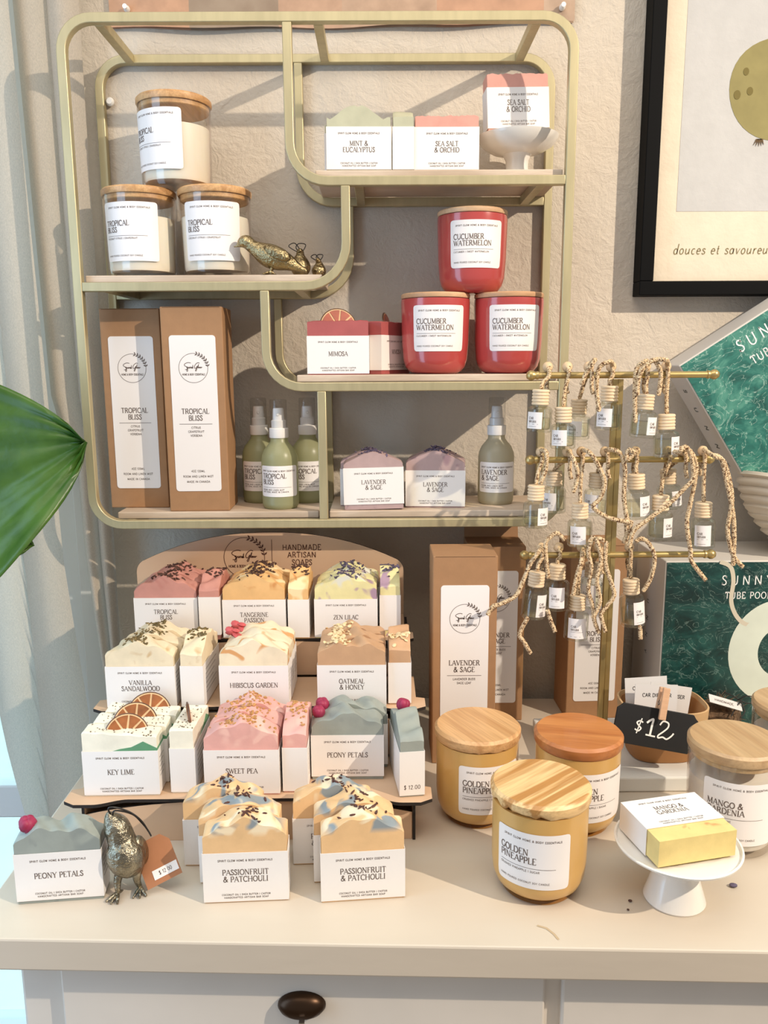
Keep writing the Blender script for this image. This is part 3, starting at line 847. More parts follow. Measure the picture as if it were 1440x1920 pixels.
def wrapper(root, z0, z1, title, w=SOAPW, t=SOAPT, side=True, slant=0, foot=None, price=False):
    g = .0004; th = .0005
    m = MB()
    xo, yo = w/2+g+th, t/2+g+th; xi, yi = w/2+g, t/2+g
    vs = []
    for z in (z0, z1):
        for sx, sy in ((-1,-1),(1,-1),(1,1),(-1,1)): vs.append((sx*xo, sy*yo, z+(slant*sx if z == z1 else 0)))
        for sx, sy in ((-1,-1),(1,-1),(1,1),(-1,1)): vs.append((sx*xi, sy*yi, z+(slant*sx if z == z1 else 0)))
    fs = []
    for i in range(4):
        j = (i+1) % 4
        fs += [(i, j, 8+j, 8+i), (4+j, 4+i, 12+i, 12+j), (8+i, 8+j, 12+j, 12+i), (j, i, 4+i, 4+j)]
    m.add(vs, fs)
    wr = m.build('wrapper', CARD, root, smooth=False)
    L = MB()
    fn = lambda u, v: (u, -yo-.00015, v)
    h = z1-z0
    if title:
        text(L, HEAD, 0, z1-.0085, .0019, fn, 'c', False, .16, .22, even=True, xs=.92)
        th_ = .0053
        y = z0+h*.47+(len(title)-1)*.0040
        for k, s_ in enumerate(title):
            text(L, s_, 0, y-k*.0070, th_, fn, 'c', True, .14, .05, xs=min(1, .062/twidth(s_, th_, .05)))
        text(L, foot or 'COCONUT OIL | SHEA BUTTER | CASTOR', 0, z0+.0062, .0017, fn, 'c', False, .15, .2, even=True, xs=.95)
        text(L, 'HANDCRAFTED ARTISAN BAR SOAP', 0, z0+.0032, .0017, fn, 'c', False, .15, .2, even=True)
        fx = lambda u, v: (xo+.00015, u, v)
        for k in range(5): rule(L, -t*.34, t*(.34-.1*(k % 3)), z0+h*.8-k*.005, .0006, fx)
        L.build('lettering', INK, wr, smooth=False)
    else:
        fe = lambda u, v: (-xo-.00015, -u, v)
        if side:
            fx = fn
            for k in range(6): rule(L, -w*.36, w*(.3-.07*(k % 4)), z0+h*.84-k*.0055, .0006, fx)
        if price:
            text(L, '$ 12.00', 0, z0+.007, .0042, fe, 'c', False, .12, .12, even=True)
        if side or price: L.build('lettering', INK, wr, smooth=False)
    return wr
def slice_mb(rad, half=False, fl=1):
    m = MB(); n = 36
    m.lathe([(0, -.0010), (rad*.99, -.0010), (rad*.99, .0010), (0, .0010)], n, m=2)
    m.tube([(rad*math.cos(2*PI*i/n), rad*math.sin(2*PI*i/n), 0) for i in range(n)], .0011, 6, True, m=0)
    for k in range(9):
        a0, a1 = 2*PI*k/9+.045, 2*PI*(k+1)/9-.045
        po = [(rad*.16*math.cos((a0+a1)/2), rad*.16*math.sin((a0+a1)/2))]+[(rad*.93*math.cos(a0+(a1-a0)*i/5), rad*.93*math.sin(a0+(a1-a0)*i/5)) for i in range(6)]
        m.prism(po, lambda u, v: (u, v, -.0016), lambda u, v: (u, v, .0016), 1)
    return m
def soap(kind, loc, rz, label, group, title=None, wrap=(.0015, .0495), side=True, extra=None, seed=None, rot=None, slant=0, h=None, price=False, name='soap_bar'):
    mat, he, hp, prof, bits, nb = K[kind]
    seed = seed if seed is not None else rng.random()*20
    t = thing(name, label, 'soap', loc, rz, group, rot)
    H = soap_h(kind, seed)
    NX, NY = 44, 10
    w2, t2 = SOAPW/2, SOAPT/2
    m = MB()
    edge = lambda x, y: H(x, y)-.0012*(max(0, abs(x)/w2-.93)/.07)**2-.0008*(max(0, abs(y)/t2-.86)/.14)**2
    m.grid(NX, NY, lambda u, v: ((2*u-1)*w2, (2*v-1)*t2, edge((2*u-1)*w2, (2*v-1)*t2)))
    for sgn in (-1, 1):
        m.grid(NX, 1, lambda u, v: ((2*u-1)*w2, sgn*t2, edge((2*u-1)*w2, sgn*t2)*v), flip=sgn > 0)
        m.grid(NY, 1, lambda u, v: (sgn*w2, (2*u-1)*t2, edge(sgn*w2, (2*u-1)*t2)*v), flip=sgn < 0)
    m.add([(-w2, -t2, 0), (w2, -t2, 0), (w2, t2, 0), (-w2, t2, 0)], [(3, 2, 1, 0)])
    m.build('bar', mat, t, angle=50)
    if wrap: wrapper(t, wrap[0], wrap[1], title, side=side, slant=slant, price=price)
    r2 = random.Random(int(seed*1000))
    if bits:
        b = MB()
        for _ in range(nb):
            cx = {'oats': -.016, 'herb': -.004, 'gold': 0}.get(bits, .002)
            sx = {'oats': .006, 'seed': .03, 'gold': .013}.get(bits, .0085)
            x = max(-w2*.9, min(w2*.9, r2.gauss(cx, sx))); y = r2.uniform(-t2*.9, t2*.9)
            if bits == 'seed': x = r2.uniform(-w2*.9, w2*.9)
            z = H(x, y)
            L = {'oats': .0030, 'seed': .0009, 'gold': .0017, 'lav': .0022, 'dark': .0026, 'choc': .0022}.get(bits, .0021)*r2.uniform(.7, 1.3)
            sc = (1, .75, .28) if bits == 'oats' else ((1, .9, .5) if bits in ('seed', 'gold') else (1.3, .5, .35))
            b.ball((x, y, z+L*.2), L, 6, sc, (r2.uniform(-.7, .7), r2.uniform(-.7, .7), r2.uniform(0, 6.3)))
        stuff(b.build('topping', BITS[bits], t))
    if kind == 'lime':      # green wedge cut through the white bar
        g = MB()
        z0_ = .048
        po = [(-.012, z0_), (.0, .0515), (.012, .0535), (.024, .0595), (w2+.0003, .0520), (w2+.0003, z0_)]
        g.prism(po, lambda u, v: (u, -t2-.0003, v), lambda u, v: (u, t2+.0003, v))
        g.build('green_layer', GREEN, t, smooth=False)
    for e in (extra or ()):
        if e[0] == 'slice':
            _, x, rad, tilt, sink, fl = e[:6]
            s = slice_mb(rad)
            z = H(x, 0)
            s.build('orange_slice', [RIND, FLESHO if fl else FLESH, PITH], t, (x, e[6] if len(e) > 6 else 0, z-sink), (tilt, 0, .3), angle=30)
        if e[0] == 'rose':
            _, x, y, rad = e
            z = H(x, y)+rad*.55
            q = MB()
            q.ball((0, 0, 0), rad*.8, 12, (1, 1, 1.05))
            for k in range(5):
                a = 2*PI*k/5+.4
                q.ball((rad*.28*math.cos(a), rad*.28*math.sin(a), rad*.06), rad*.86, 12, (.80, .80, 1.0), (.35*math.sin(a), -.35*math.cos(a), a))
            q.build('rose_bud', ROSE, t, (x, y, z), (.3, .2, 0))
        if e[0] == 'petal':
            _, x, y, rad = e
            q = MB()
            for k in range(7):
                a = k*1.3
                q.ball((rad*.55*math.cos(a)*(k > 0), .3*rad*math.sin(a), rad*.5*math.sin(a*.7)*.6), rad*.62, 9, (1, .75, .30), (.5*math.sin(a*2), .6*math.cos(a), a))
            q.build('dried_petals', BITS['pink'], t, (x, y, H(x, y)+rad*.35))
    return t

# ------------------------------------------------------------ goods on the wall shelf
ZA, ZB, ZC, ZD = 1.08+.43165+.0002, 1.08+.31205+.0002, 1.08+.19145+.0002, 1.08+.01955+.0002
# top left: a pyramid of clear tumblers
GT = 'clear tumbler candles stacked on the upper left board'
tumbler((-.2324, -.077, ZB), R(-4), 'clear tumbler candle with wooden lid standing left on the upper left board', GT)
tumbler((-.1372, -.079, ZB), R(4), 'clear tumbler candle with wooden lid behind the gold bird ornament', GT)
tumbler((-.1838, -.074, ZB+.1069), R(-24), 'clear tumbler candle with wooden lid on top of two others', GT)
# soaps on the upper right board
GS = 'wrapped soaps on the upper right board'
soap('mint', (.0452, -.1115, ZA), R(1), 'pale green wavy-topped soap in white wrapper leftmost on the upper right board', GS, ('MINT &', 'EUCALYPTUS'), seed=3.1)
soap('mint', (.0415, -.0840, ZA), R(-1), 'pale green soap just showing behind the leftmost soap on the upper right board', GS, ('MINT &', 'EUCALYPTUS'), seed=9.4)
soap('mint', (.0985, -.0850, ZA), R(90), 'pale green soap turned end-on beside a pink soap on the upper right board', GS, None, seed=5.2)
soap('orchid', (.1504, -.1085, ZA), R(0), 'flat pink soap in white wrapper left of the small white pedestal dish', GS, ('SEA SALT', '& ORCHID'), seed=1.2)
CERAMIC = M('glazed_white', (232, 226, 216), .22, coat=.4)
cs = thing('cake_stand', 'small white pedestal dish holding an upright pink soap on the brass shelf', 'cake stand', (.2425, -.072, ZA))
MB().lathe([(0, 0), (.0155, 0), (.0160, .0015), (.0148, .006), (.0138, .014), (.0142, .022), (.018, .029), (0, .030)], 40).build('pedestal', CERAMIC, cs)
MB().lathe([(0, .0285), (.018, .0290), (.032, .0325), (.044, .0395), (.0495, .0470), (.0507, .0500), (.0490, .0505), (.045, .0480), (.030, .0460), (0, .0452)], 56).build('plate', CERAMIC, cs)
osp = soap('orchid', (.2405, -.075, ZA+.0495), R(4), 'flat pink soap in white wrapper standing upright on a white pedestal dish', None, ('SEA SALT', '& ORCHID'), seed=2.2, rot=(R(-3), R(-2), R(5)), wrap=(.006, .048))
osp.scale = (1, 1, 1.13)
# right middle board
GM = 'rust red soaps on the middle right board'
soap('mimosa', (.0168, -.1115, ZC), R(.5), 'rust red soap facing front with dried orange slice on the middle right board', GM, ('MIMOSA',), seed=4.4, extra=[('slice', 0, .0235, R(78), .008, True, .007)], wrap=(.0012, .0475))
soap('mimosa', (.0790, -.0665, ZC), R(60), 'rust red soap turned sideways in the shade beside the red candles', GM, ('MIMOSA',), seed=6.4, extra=[('slice', 0, .0200, R(78), .008, True)], wrap=(.005, .0490))
GC = 'coral red jar candles in a pyramid on the middle right board'
coral((.1405, -.082, ZC), R(3), 'red jar candle with wooden lid at lower left of the red pyramid', GC)
coral((.2345, -.082, ZC), R(4), 'red jar candle with wooden lid at lower right near the brass jewellery stand', GC)
coral((.1865, -.080, ZC+.1003), R(2), 'red jar candle with wooden lid on top of two other red candles', GC)

# tall kraft boxes
KRAFT = M('kraft', (168, 122, 80), .75, var=.05, vs=90, bump=.10, bs=400)
def tall_box(loc, rz, label, title, notes, h=.2555, w=.0765, d=.066, flap=False):
    t = thing('tall_carton', label, 'box', loc, rz, 'tall kraft cartons with long white labels')
    MB().box((0, 0, h/2), (w, d, h)).build('carton', KRAFT, t, smooth=False, bevel=.0012)
    if flap:
        MB().box((0, 0, .0145), (w*.98, .0008, .029), ).build('top_flap', KRAFT, t, (0, d/2-.003, h), (R(-12), 0, 0), smooth=False)
    else:
        f = MB(); f.box((0, -d/2+.0002, h-.0008), (w*.92, .0007, .0008)); f.build('flap_seam', M('seam_shadow', (120, 84, 52), .9), t, smooth=False)
    y = -d/2
    lw, l0, l1, rc = w*.375, .026, h*.865, .004
    po = []
    for cx, cz, a in ((lw-rc, l1-rc, 0), (-lw+rc, l1-rc, 90), (-lw+rc, l0+rc, 180), (lw-rc, l0+rc, 270)):
        po += [(cx+rc*math.cos(R(a+90*i/6)), cz+rc*math.sin(R(a+90*i/6))) for i in range(7)]
    lb = MB().prism(po, lambda u, v: (u, y-.0006, v), lambda u, v: (u, y+.0002, v)).build('label', WHITE, t, smooth=False)
    L = MB(); fn = lambda u, v: (u, y-.0008, v)
    logo(L, 0, l0+(l1-l0)*.795, .0180, fn)
    z = l0+(l1-l0)*.505
    for k, s_ in enumerate(title): text(L, s_, 0, z-k*.0085, .0062, fn, 'c', True, .15, .06)
    rule(L, -lw*.72, lw*.72, z-len(title)*.0085+.0040, .0005, fn)
    for k, s_ in enumerate(notes): text(L, s_, 0, z-len(title)*.0085-.0018-k*.0050, .0026, fn, 'c', False, .14, .14, even=True)
    for k, s_ in enumerate(('4OZ 120ML', 'ROOM AND LINEN MIST', 'MADE IN CANADA')): text(L, s_, 0, l0+.0245-k*.0068, .0026, fn, 'c', False, .14, .14, even=True)
    L.build('lettering', INK, lb, smooth=False)
    return t
tall_box((-.2475, -.064, ZD), R(-1), 'tall kraft carton with long white label leftmost on the bottom left board', ('TROPICAL', 'BLISS'), ('CITRUS', 'GRAPEFRUIT', 'VERBENA'))
tall_box((-.1640, -.092, ZD), R(1), 'tall kraft carton with long white label beside the green spray bottles', ('TROPICAL', 'BLISS'), ('CITRUS', 'GRAPEFRUIT', 'VERBENA'))

# spray bottles
FROST = None
def frost(name, c):
    m, t, b = _nodes(name)
    b.inputs['Base Color'].default_value = lin(c); b.inputs['Roughness'].default_value = .32
    tl = t.nodes.new('ShaderNodeBsdfTranslucent'); tl.inputs[0].default_value = lin(tuple(min(255, x*1.12) for x in c))
    mx = t.nodes.new('ShaderNodeMixShader'); mx.inputs[0].default_value = .45
    o = t.nodes['Material Output']
    t.links.new(b.outputs[0], mx.inputs[1]); t.links.new(tl.outputs[0], mx.inputs[2]); t.links.new(mx.outputs[0], o.inputs[0])
    return m
FROSTG = frost('frosted_green', (184, 184, 138)); FROSTS = frost('frosted_sage', (200, 192, 164))
PLAST = M('white_plastic', (236, 232, 226), .35); CAPG = glass('cap_plastic', (.92, .92, .92), .8, .12, 1.4)
def spray(loc, rz, label, group, title, mat):
    t = thing('spray_bottle', label, 'bottle', loc, rz, group)
    po = [(.0210, 0), (.0232, .0030), (.0238, .007), (.0238, .062), (.0228, .069), (.0195, .0765), (.0145, .0825), (.0115, .0865), (.0108, .0935)]
    MB().lathe([(0, 0)]+po+[(0, .0935)], 48).build('bottle', mat, t)
    m = MB(); m.lathe([(0, .0915), (.0120, .0915), (.0124, .0925), (.0124, .1035), (.0118, .1042), (0, .1042)], 36); m.build('collar', PLAST, t)
    m = MB(); m.lathe([(0, .104), (.0095, .104), (.0095, .1135), (.0078, .1145), (.0070, .128), (.0062, .1295), (0, .1297)], 32)
    m.lathe([(0, 0), (.0022, 0), (.0016, .0016), (0, .0016)], 14, (0, -.0068, .1215), Euler((R(90), 0, 0)).to_matrix()); m.build('nozzle', PLAST, t)
    m = MB(); m.lathe([(.0112, .1043), (.0108, .1395), (.0100, .1405), (0, .1405)], 36); m.build('overcap', CAPG, t)
    candle_label(t, None, interp(po), .017, .057, 1.15, title, 'ROOM AND LINEN MIST', foot='4OZ 120ML MADE IN CANADA')
    return t
GB = 'pale green spray bottles on the bottom left board'
spray((-.0628, -.098, ZD), R(2), 'pale green spray bottle in front of two others beside the kraft cartons', GB, ('TROPICAL', 'BLISS'), FROSTG)
spray((-.0960, -.048, ZD), R(6), 'pale green spray bottle behind at left next to the kraft carton', GB, ('TROPICAL', 'BLISS'), FROSTG)
spray((-.0300, -.050, ZD), R(8), 'pale green spray bottle behind at right next to the brass upright', GB, ('TROPICAL', 'BLISS'), FROSTG)
spray((.2233, -.074, ZD), R(-2), 'sage frosted spray bottle with white cap alone on the bottom right board', None, ('LAVENDER', '& SAGE'), FROSTS)
GL = 'mauve lavender soaps on the bottom right board'
soap('lavender', (.0600, -.1115, ZD+.0008), R(2), 'mauve soap with peaked top at front left of the bottom right board', GL, ('LAVENDER', '& SAGE'), seed=1.5, wrap=(.0065, .0540), rot=(0, R(-1), R(2)))
soap('lavender', (.0545, -.0830, ZD), R(-1), 'mauve soap peeping out behind the front left mauve soap', GL, ('LAVENDER', '& SAGE'), seed=2.5)
soap('lavender', (.1405, -.0990, ZD), R(-4), 'mauve soap with peaked top at right of the pair, near the sage bottle', GL, ('LAVENDER', '& SAGE'), seed=3.5, wrap=(.002, .0490))
soap('lavender', (.1440, -.0680, ZD), R(-3), 'mauve soap peeping out behind the right hand mauve soap', GL, ('LAVENDER', '& SAGE'), seed=4.5)

# gilded bird ornaments
GILT = M('antique_gilt', (166, 146, 104), .26, 1.0, var=.35, vs=90, bump=.9, bs=300, bd=.0022)
GILT2 = M('antique_silver', (150, 140, 118), .30, 1.0, var=.4, vs=110, bump=.9, bs=240, bd=.0022)
WIRE = M('black_wire', (26, 20, 18), .5)
def smooth_path(pts, n=5):
    o = []
    for i in range(len(pts)-1):
        p0 = Vector(pts[max(i-1, 0)]); p1 = Vector(pts[i]); p2 = Vector(pts[i+1]); p3 = Vector(pts[min(i+2, len(pts)-1)])
        for k in range(n):
            u = k/n
            o.append(.5*((2*p1)+(-p0+p2)*u+(2*p0-5*p1+4*p2-p3)*u*u+(-p0+3*p1-3*p2+p3)*u**3))
    o.append(Vector(pts[-1])); return o
def smooth_r(rs, n=5): return [p.x for p in smooth_path([(r, 0, 0) for r in rs], n)]
def toes(m, x, y, z, ang, L=.010, r=.0011):
    for da in (-.5, 0, .5, PI):
        a = ang+da; k = L if da != PI else L*.6
        m.tube([(x, y, z+.004), (x+.5*k*math.cos(a), y+.5*k*math.sin(a), z+.0026), (x+k*math.cos(a), y+k*math.sin(a), z+.0010)], [r*1.3, r*1.1, r*.6], 7)
bd1 = thing('bird_ornament', 'gold bird ornament in profile facing left on the upper left board', 'ornament', (-.0620, -.1215, ZB), 0, 'gilded bird ornaments on the brass shelf')
m = MB()
m.tube(smooth_path([(-.046, 0, .0335), (-.0415, 0, .0348), (-.0365, 0, .0378), (-.0305, 0, .0392), (-.0225, 0, .0330), (-.006, 0, .0240), (.008, 0, .0190), (.020, 0, .0145), (.032, 0, .0085), (.042, 0, .0045)]),
       smooth_r([.0006, .0020, .0064, .0080, .0082, .0140, .0138, .0098, .0052, .0026]), 18)
m.build('body', GILT, bd1, angle=80)
for s in (-1, 1):
    w = MB(); w.ball((.008, s*.0118, .0240), .0175, 14, (1, .30, .42), (0, R(22), 0)); w.build('wing', GILT, bd1, angle=80)
for s in (-1, 1):
    l = MB(); l.tube([(.002, s*.004, .0130), (-.001, s*.005, .0065), (-.002, s*.005, .0012)], [.0026, .0016, .0013], 8); toes(l, -.002, s*.005, -.0002, PI, .0095, .0011); l.build('leg', GILT, bd1, angle=80)
def egg_bird(loc, rz, label, k):
    t = thing('bird_ornament', label, 'ornament', loc, rz, 'gilded bird ornaments on the brass shelf')
    m = MB()
    m.tube(smooth_path([(0, 0, .0004), (0, 0, .004*k), (0, .001, .012*k), (0, .002, .020*k), (0, .001, .027*k), (0, -.002, .031*k), (0, -.006, .032*k)]), smooth_r([.005*k, .0095*k, .0128*k, .0105*k, .0055*k, .0042*k, .0008]), 18)
    m.build('body', GILT, t, angle=80)
    w = MB(); a = .010*k
    w.tube(smooth_path([(0, .001, .029*k), (-.005*k, .002, .036*k), (-.001, .003, .041*k), (.007*k, .003, .040*k), (.005*k, .002, .034*k), (.001, .001, .029*k)]), .0006, 6)
    w.tube(smooth_path([(0, .001, .029*k), (-.010*k, .000, .034*k), (-.014*k, .001, .038*k), (-.006*k, .002, .041*k), (.002, .001, .030*k)]), .0006, 6)
    w.build('hanging_wire', WIRE, t)
    return t
egg_bird((-.0300, -.095, ZB), R(10), 'larger round gold ornament with black hanging wire behind the bird', 1.0)
egg_bird((-.0085, -.080, ZB), R(-15), 'smallest round gold ornament with black wire at the board end', .72)

# ------------------------------------------------------------ tiered soap display
PLY = M('birch_ply', (208, 170, 134), .6, var=.07, vs=22, stretch=(.25, 1, 1), bump=.05, bs=200)
CHAR = M('charred_edge', (34, 24, 18), .8)
DX, DY = -.0690, -.245
DS = thing('soap_display', 'three tier plywood soap display with arched engraved back panel on the console', 'display stand', (DX, DY, .80015))
def back_outline():
    xl, xr = -.2570, .0985
    o = [(xl, 0), (xr, 0), (xr, .2130)]
    o += [(xr-.018+.018*math.cos(R(a)), .2130+.018*math.sin(R(a))) for a in range(10, 61, 10)]
    n = 22; x1, z1 = xr-.009, .2286; x0 = xl+.009
    for i in range(n+1):
        u = i/n; x = x1+(x0-x1)*u
        o.append((x, z1+.0375*(1-abs(2*u-1)**2.2)))
    o += [(xl+.018+.018*math.cos(R(a)), .2130+.018*math.sin(R(a))) for a in range(120, 171, 10)]
    o.append((xl, .2130))
    return [(x-DX, z) for x, z in o]
by = -.100-DY
pb = MB().prism(back_outline(), lambda u, v: (u, by-.0015, v), lambda u, v: (u, by+.0015, v), 0, 1).build('back_panel', [PLY, CHAR], DS, smooth=False)
L = MB(); fn = lambda u, v: (u-DX, by-.0018, v)
logo(L, -.1130, .2322, .0270, fn)
rule(L, -.0762, -.0762, .236, .0006, fn)
ribbon(L, [(-.0762, .208), (-.0762, .2565)], .0007, fn)
for k, s_ in enumerate(('HANDMADE', 'ARTISAN', 'SOAPS')): text(L, s_, -.0365, .2420-k*.0102, .0074, fn, 'c', False, .13, .10, even=True)
L.build('engraving', M('burnt_engraving', (86, 44, 26), .8), pb, smooth=False)
def tier(x0, x1, y0, y1, z, notch):
    c = .012
    k = .010; n = 10
    po = [(x0+c, y0), (x0+.030, y0)]+[(x0+.030+.035*i/n, y0+k*(.5-.5*math.cos(PI*i/n))) for i in range(1, n+1)]+[(x1-.065+.035*i/n, y0+k*(.5+.5*math.cos(PI*i/n))) for i in range(n)]+[(x1-.030, y0), (x1-c, y0), (x1, y0+c*.6), (x1, y0+.030), (x1-.010, y0+.033), (x1-.010, y1), (x0+.010, y1), (x0+.010, y0+.033), (x0, y0+.030), (x0, y0+c*.6)]
    MB().prism([(x-DX, y-DY) for x, y in po], lambda u, v: (u, v, z-.0036), lambda u, v: (u, v, z), 0, 1).build('shelf', [PLY, CHAR], DS, smooth=False)
def lip(x0, x1, y, z0, z1, sag):
    n = 24; po = [(x0, z0), (x1, z0)]
    for i in range(n+1):
        u = i/n; po.append((x1+(x0-x1)*u, z1-sag*abs(2*u-1)**2.6))
    MB().prism([(x-DX, z) for x, z in po], lambda u, v: (u, y-DY-.0015, v), lambda u, v: (u, y-DY+.0015, v), 0, 1).build('riser', [PLY, CHAR], DS, smooth=False)
T1, T2, T3 = .153, .105, .048
tier(-.245, .108, -.208, -.1025, T1, 0); tier(-.256, .118, -.3005, -.2040, T2, 0); tier(-.256, .1195, -.398, -.3015, T3, 0)
lip(-.2365, .099, -.1965, .1055, T1-.0038, .014); lip(-.2365, .0990, -.2945, .0485, T2-.0038, .014); lip(-.2365, .0990, -.384, .0, T3-.0038, .014)
for x in (-.2385, .1010):
    po = [(-.3875, 0), (-.3875, T3-.0038), (-.2995, T3-.0038), (-.2995, T2-.0038), (-.2020, T2-.0038), (-.2020, T1-.0038), (-.104, T1-.0038), (-.104, 0)]
    MB().prism([(y-DY, z) for y, z in po], lambda u, v: (x-DX-.0015, u, v), lambda u, v: (x-DX+.0015, u, v), 0, 1).build('side_panel', [PLY, CHAR], DS, smooth=False)
z1, z2, z3 = .8+T1+.0004, .8+T2+.0004, .8+T3+.0004
PITCH = .0263
def row(kind, x, yf, z, title, n, words, tier_word, drift=0, wrap=(.0015, .0495), extra=None, s0=1, rz=0, slant=0):
    """a run of the same soap, front one first"""
    for k in range(n):
        lab = words[0]+' '+('foremost in the ' if k == 0 else ('second in the ' if k == 1 else 'rearmost in the '))+words[1]
        soap(kind, (x+drift*k+rng.uniform(-.0008, .0008), yf+.0127+PITCH*k, z), R(rz+rng.uniform(-.1, .1)), lab, 'soaps on the %s tier of the display' % tier_word, title,
             seed=s0+k*2.13, wrap=wrap, extra=extra[k] if extra else None, slant=slant)
def endon(kind, x, yf, z, label, tier_word, s0, wrap=(.0015, .0495), extra=None, rz=90, price=False, side=True):
    soap(kind, (x, yf+.0385, z), R(rz), label, 'soaps on the %s tier of the display' % tier_word, None, seed=s0, wrap=wrap, extra=extra, price=price, side=side)
# top tier
row('tropical', -.1945, -.197, z1, ('TROPICAL', 'BLISS'), 3, ('dusky pink peaked soap', 'left column of the top tier'), 'top', .001, (.0065, .052), s0=2)
endon('tropical', -.1405, -.202, z1, 'dusky pink soap with dark petals turned end-on on the top tier', 'top', 5.5, (.006, .054))
row('tangerine', -.0860, -.199, z1, ('TANGERINE', 'PASSION'), 3, ('light orange soap with dark petals', 'centre column of the top tier'), 'top', .001, s0=3.3)
endon('tangerine', -.0325, -.200, z1, 'light orange soap turned end-on on the top tier', 'top', 8.5)
row('lilac', .0255, -.199, z1, ('ZEN LILAC',), 3, ('yellow and lilac soap', 'right column of the top tier'), 'top', .001, s0=4.7)
endon('lilac', .0795, -.192, z1, 'yellow and lilac soap turned end-on at right of the top tier', 'top', 9.1, (.0075, .052))
# middle tier
row('vanilla', -.2010, -.294, z2, ('VANILLA', 'SANDALWOOD'), 3, ('cream ridged soap with dried herbs', 'left column of the middle tier'), 'middle', .003, s0=5.1)
endon('vanilla', -.1420, -.294, z2, 'cream soap with herbs turned end-on on the middle tier', 'middle', 11.3, rz=88)
row('hibiscus', -.0736, -.294, z2, ('HIBISCUS GARDEN',), 3, ('cream and peach soap', 'centre column of the middle tier'), 'middle', .0005, s0=6.3,
    extra=[None, [('petal', -.028, 0, .0105)], [('petal', -.026, 0, .011)]])
row('oat', .0350, -.294, z2, ('OATMEAL', '& HONEY'), 3, ('tan soap topped with oats', 'right column of the middle tier'), 'middle', .0005, s0=7.7)
endon('oat', .0890, -.288, z2, 'tan soap with oats turned end-on at right of the middle tier', 'middle', 12.9)
# bottom tier
row('lime', -.1995, -.3815, z3, ('KEY LIME',), 3, ('green-banded soap with orange slice', 'left column of the bottom tier'), 'bottom', .0035, s0=8.1, rz=1,
    extra=[[('slice', .004, .0215, R(66), .007, False, .001)], [('slice', .002, .0225, R(66), .007, False, .001)], [('slice', .006, .0225, R(66), .007, False, .001)]])
endon('lime', -.1370, -.377, z3, 'cream and green soap with orange slice turned end-on on the bottom tier', 'bottom', 13.7, extra=[('slice', 0, .0200, R(86), .006, False)])
row('sweet', -.0760, -.381, z3, ('SWEET PEA',), 3, ('rose pink soap with gold flakes', 'centre column of the bottom tier'), 'bottom', .0012, s0=9.9)
endon('sweet', -.0213, -.377, z3, 'rose pink soap turned end-on on the bottom tier', 'bottom', 14.9)
row('peony', .0315, -.351, z3, ('PEONY PETALS',), 2, ('grey green soap with rose buds', 'right column of the bottom tier'), 'bottom', .004, s0=10.3, wrap=(.0035, .0505),
    extra=[[('rose', -.031, .003, .0075)], [('rose', -.033, 0, .0080)]])
endon('peony', .0945, -.3875, z3, 'grey green soap with rose bud turned end-on with a price on its wrapper', 'bottom', 15.3, rz=97, price=True, extra=[('rose', .024, 0, .0080)])

# ------------------------------------------------------------ front of the console
ZT = .8002
soap('peony', (-.2285, -.4690, ZT), R(6), 'grey green soap with rose bud standing alone at front left of the console', None, ('PEONY PETALS',), seed=16.1, extra=[('rose', -.0270, -.002, .0085)], wrap=(.003, .0500))
GP = 'orange and blue soaps along the front of the console'
PT = ('PASSIONFRUIT', '& PATCHOULI')
soap('passion', (-.0570, -.4715, ZT), R(3), 'orange and blue soap foremost of the left trio on the console', GP, PT, seed=1.7, wrap=(.0012, .0500), slant=.0)
soap('passion', (-.0665, -.4430, ZT), R(2), 'orange and blue soap in the middle of the left trio', GP, PT, seed=4.1)
soap('passion', (-.0875, -.4160, ZT), R(1), 'orange and blue soap rearmost of the left trio', GP, PT, seed=7.9)
soap('passion', (.0495, -.4705, ZT), R(5), 'orange and blue soap foremost of the right trio on the console', GP, PT, seed=2.9)
soap('passion', (.0410, -.4420, ZT), R(4), 'orange and blue soap in the middle of the right trio', GP, PT, seed=5.3)
soap('passion', (.0190, -.4150, ZT), R(2), 'orange and blue soap rearmost of the right trio', GP, PT, seed=8.7)

# standing bird with kraft tag
bs = thing('bird_statue', 'tarnished silver bird looking up beside the grey green soap, kraft tag attached', 'bird statue', (-.1690, -.4690, .8009), R(0))
m = MB()
m.tube(smooth_path([(.010, .018, .026), (.006, .008, .028), (.002, 0, .0330), (-.001, -.002, .0430), (-.003, 0, .0520), (-.006, .001, .0615), (-.009, .001, .0690), (-.0125, 0, .0770), (-.0135, -.001, .0815)]),
       smooth_r([.003, .0110, .0165, .0168, .0128, .0120, .0108, .0056, .0012]), 22)
m.build('body', GILT2, bs, angle=80)
for s in (-1, 1):
    w = MB(); w.ball((s*.0110+.001, .006, .039), .0165, 14, (.34, .62, 1), (R(18), R(-s*8), 0)); w.build('wing', GILT2, bs, angle=80)
for s, dy in ((-1, -.006), (1, .002)):
    l = MB(); l.tube(smooth_path([(s*.0075+.002, .001, .024), (s*.0085, -.001+dy*.3, .014), (s*.0090+.001, dy, .0035)]), smooth_r([.0052, .0036, .0022]), 10)
    toes(l, s*.0090+.001, dy, -.0005, -PI/2+s*.25, .0125, .0016); l.build('leg', GILT2, bs, angle=80)
w = MB()
w.tube(smooth_path([(-.010, 0, .0760), (-.0125, -.003, .0860), (-.007, -.002, .0870), (.004, .004, .0790), (.013, .008, .0680), (.0185, .010, .0560)]), .0008, 7)
w.tube(smooth_path([(-.010, 0, .0760), (-.006, -.004, .0850), (.006, .006, .0755), (.014, .009, .064), (.0185, .010, .0560), (.021, .010, .0505)]), .0008, 7)
w.build('hanging_cord', WIRE, bs)
TAGM = M('kraft_tag', (176, 112, 70), .75, var=.05, vs=80)
tg = MB()
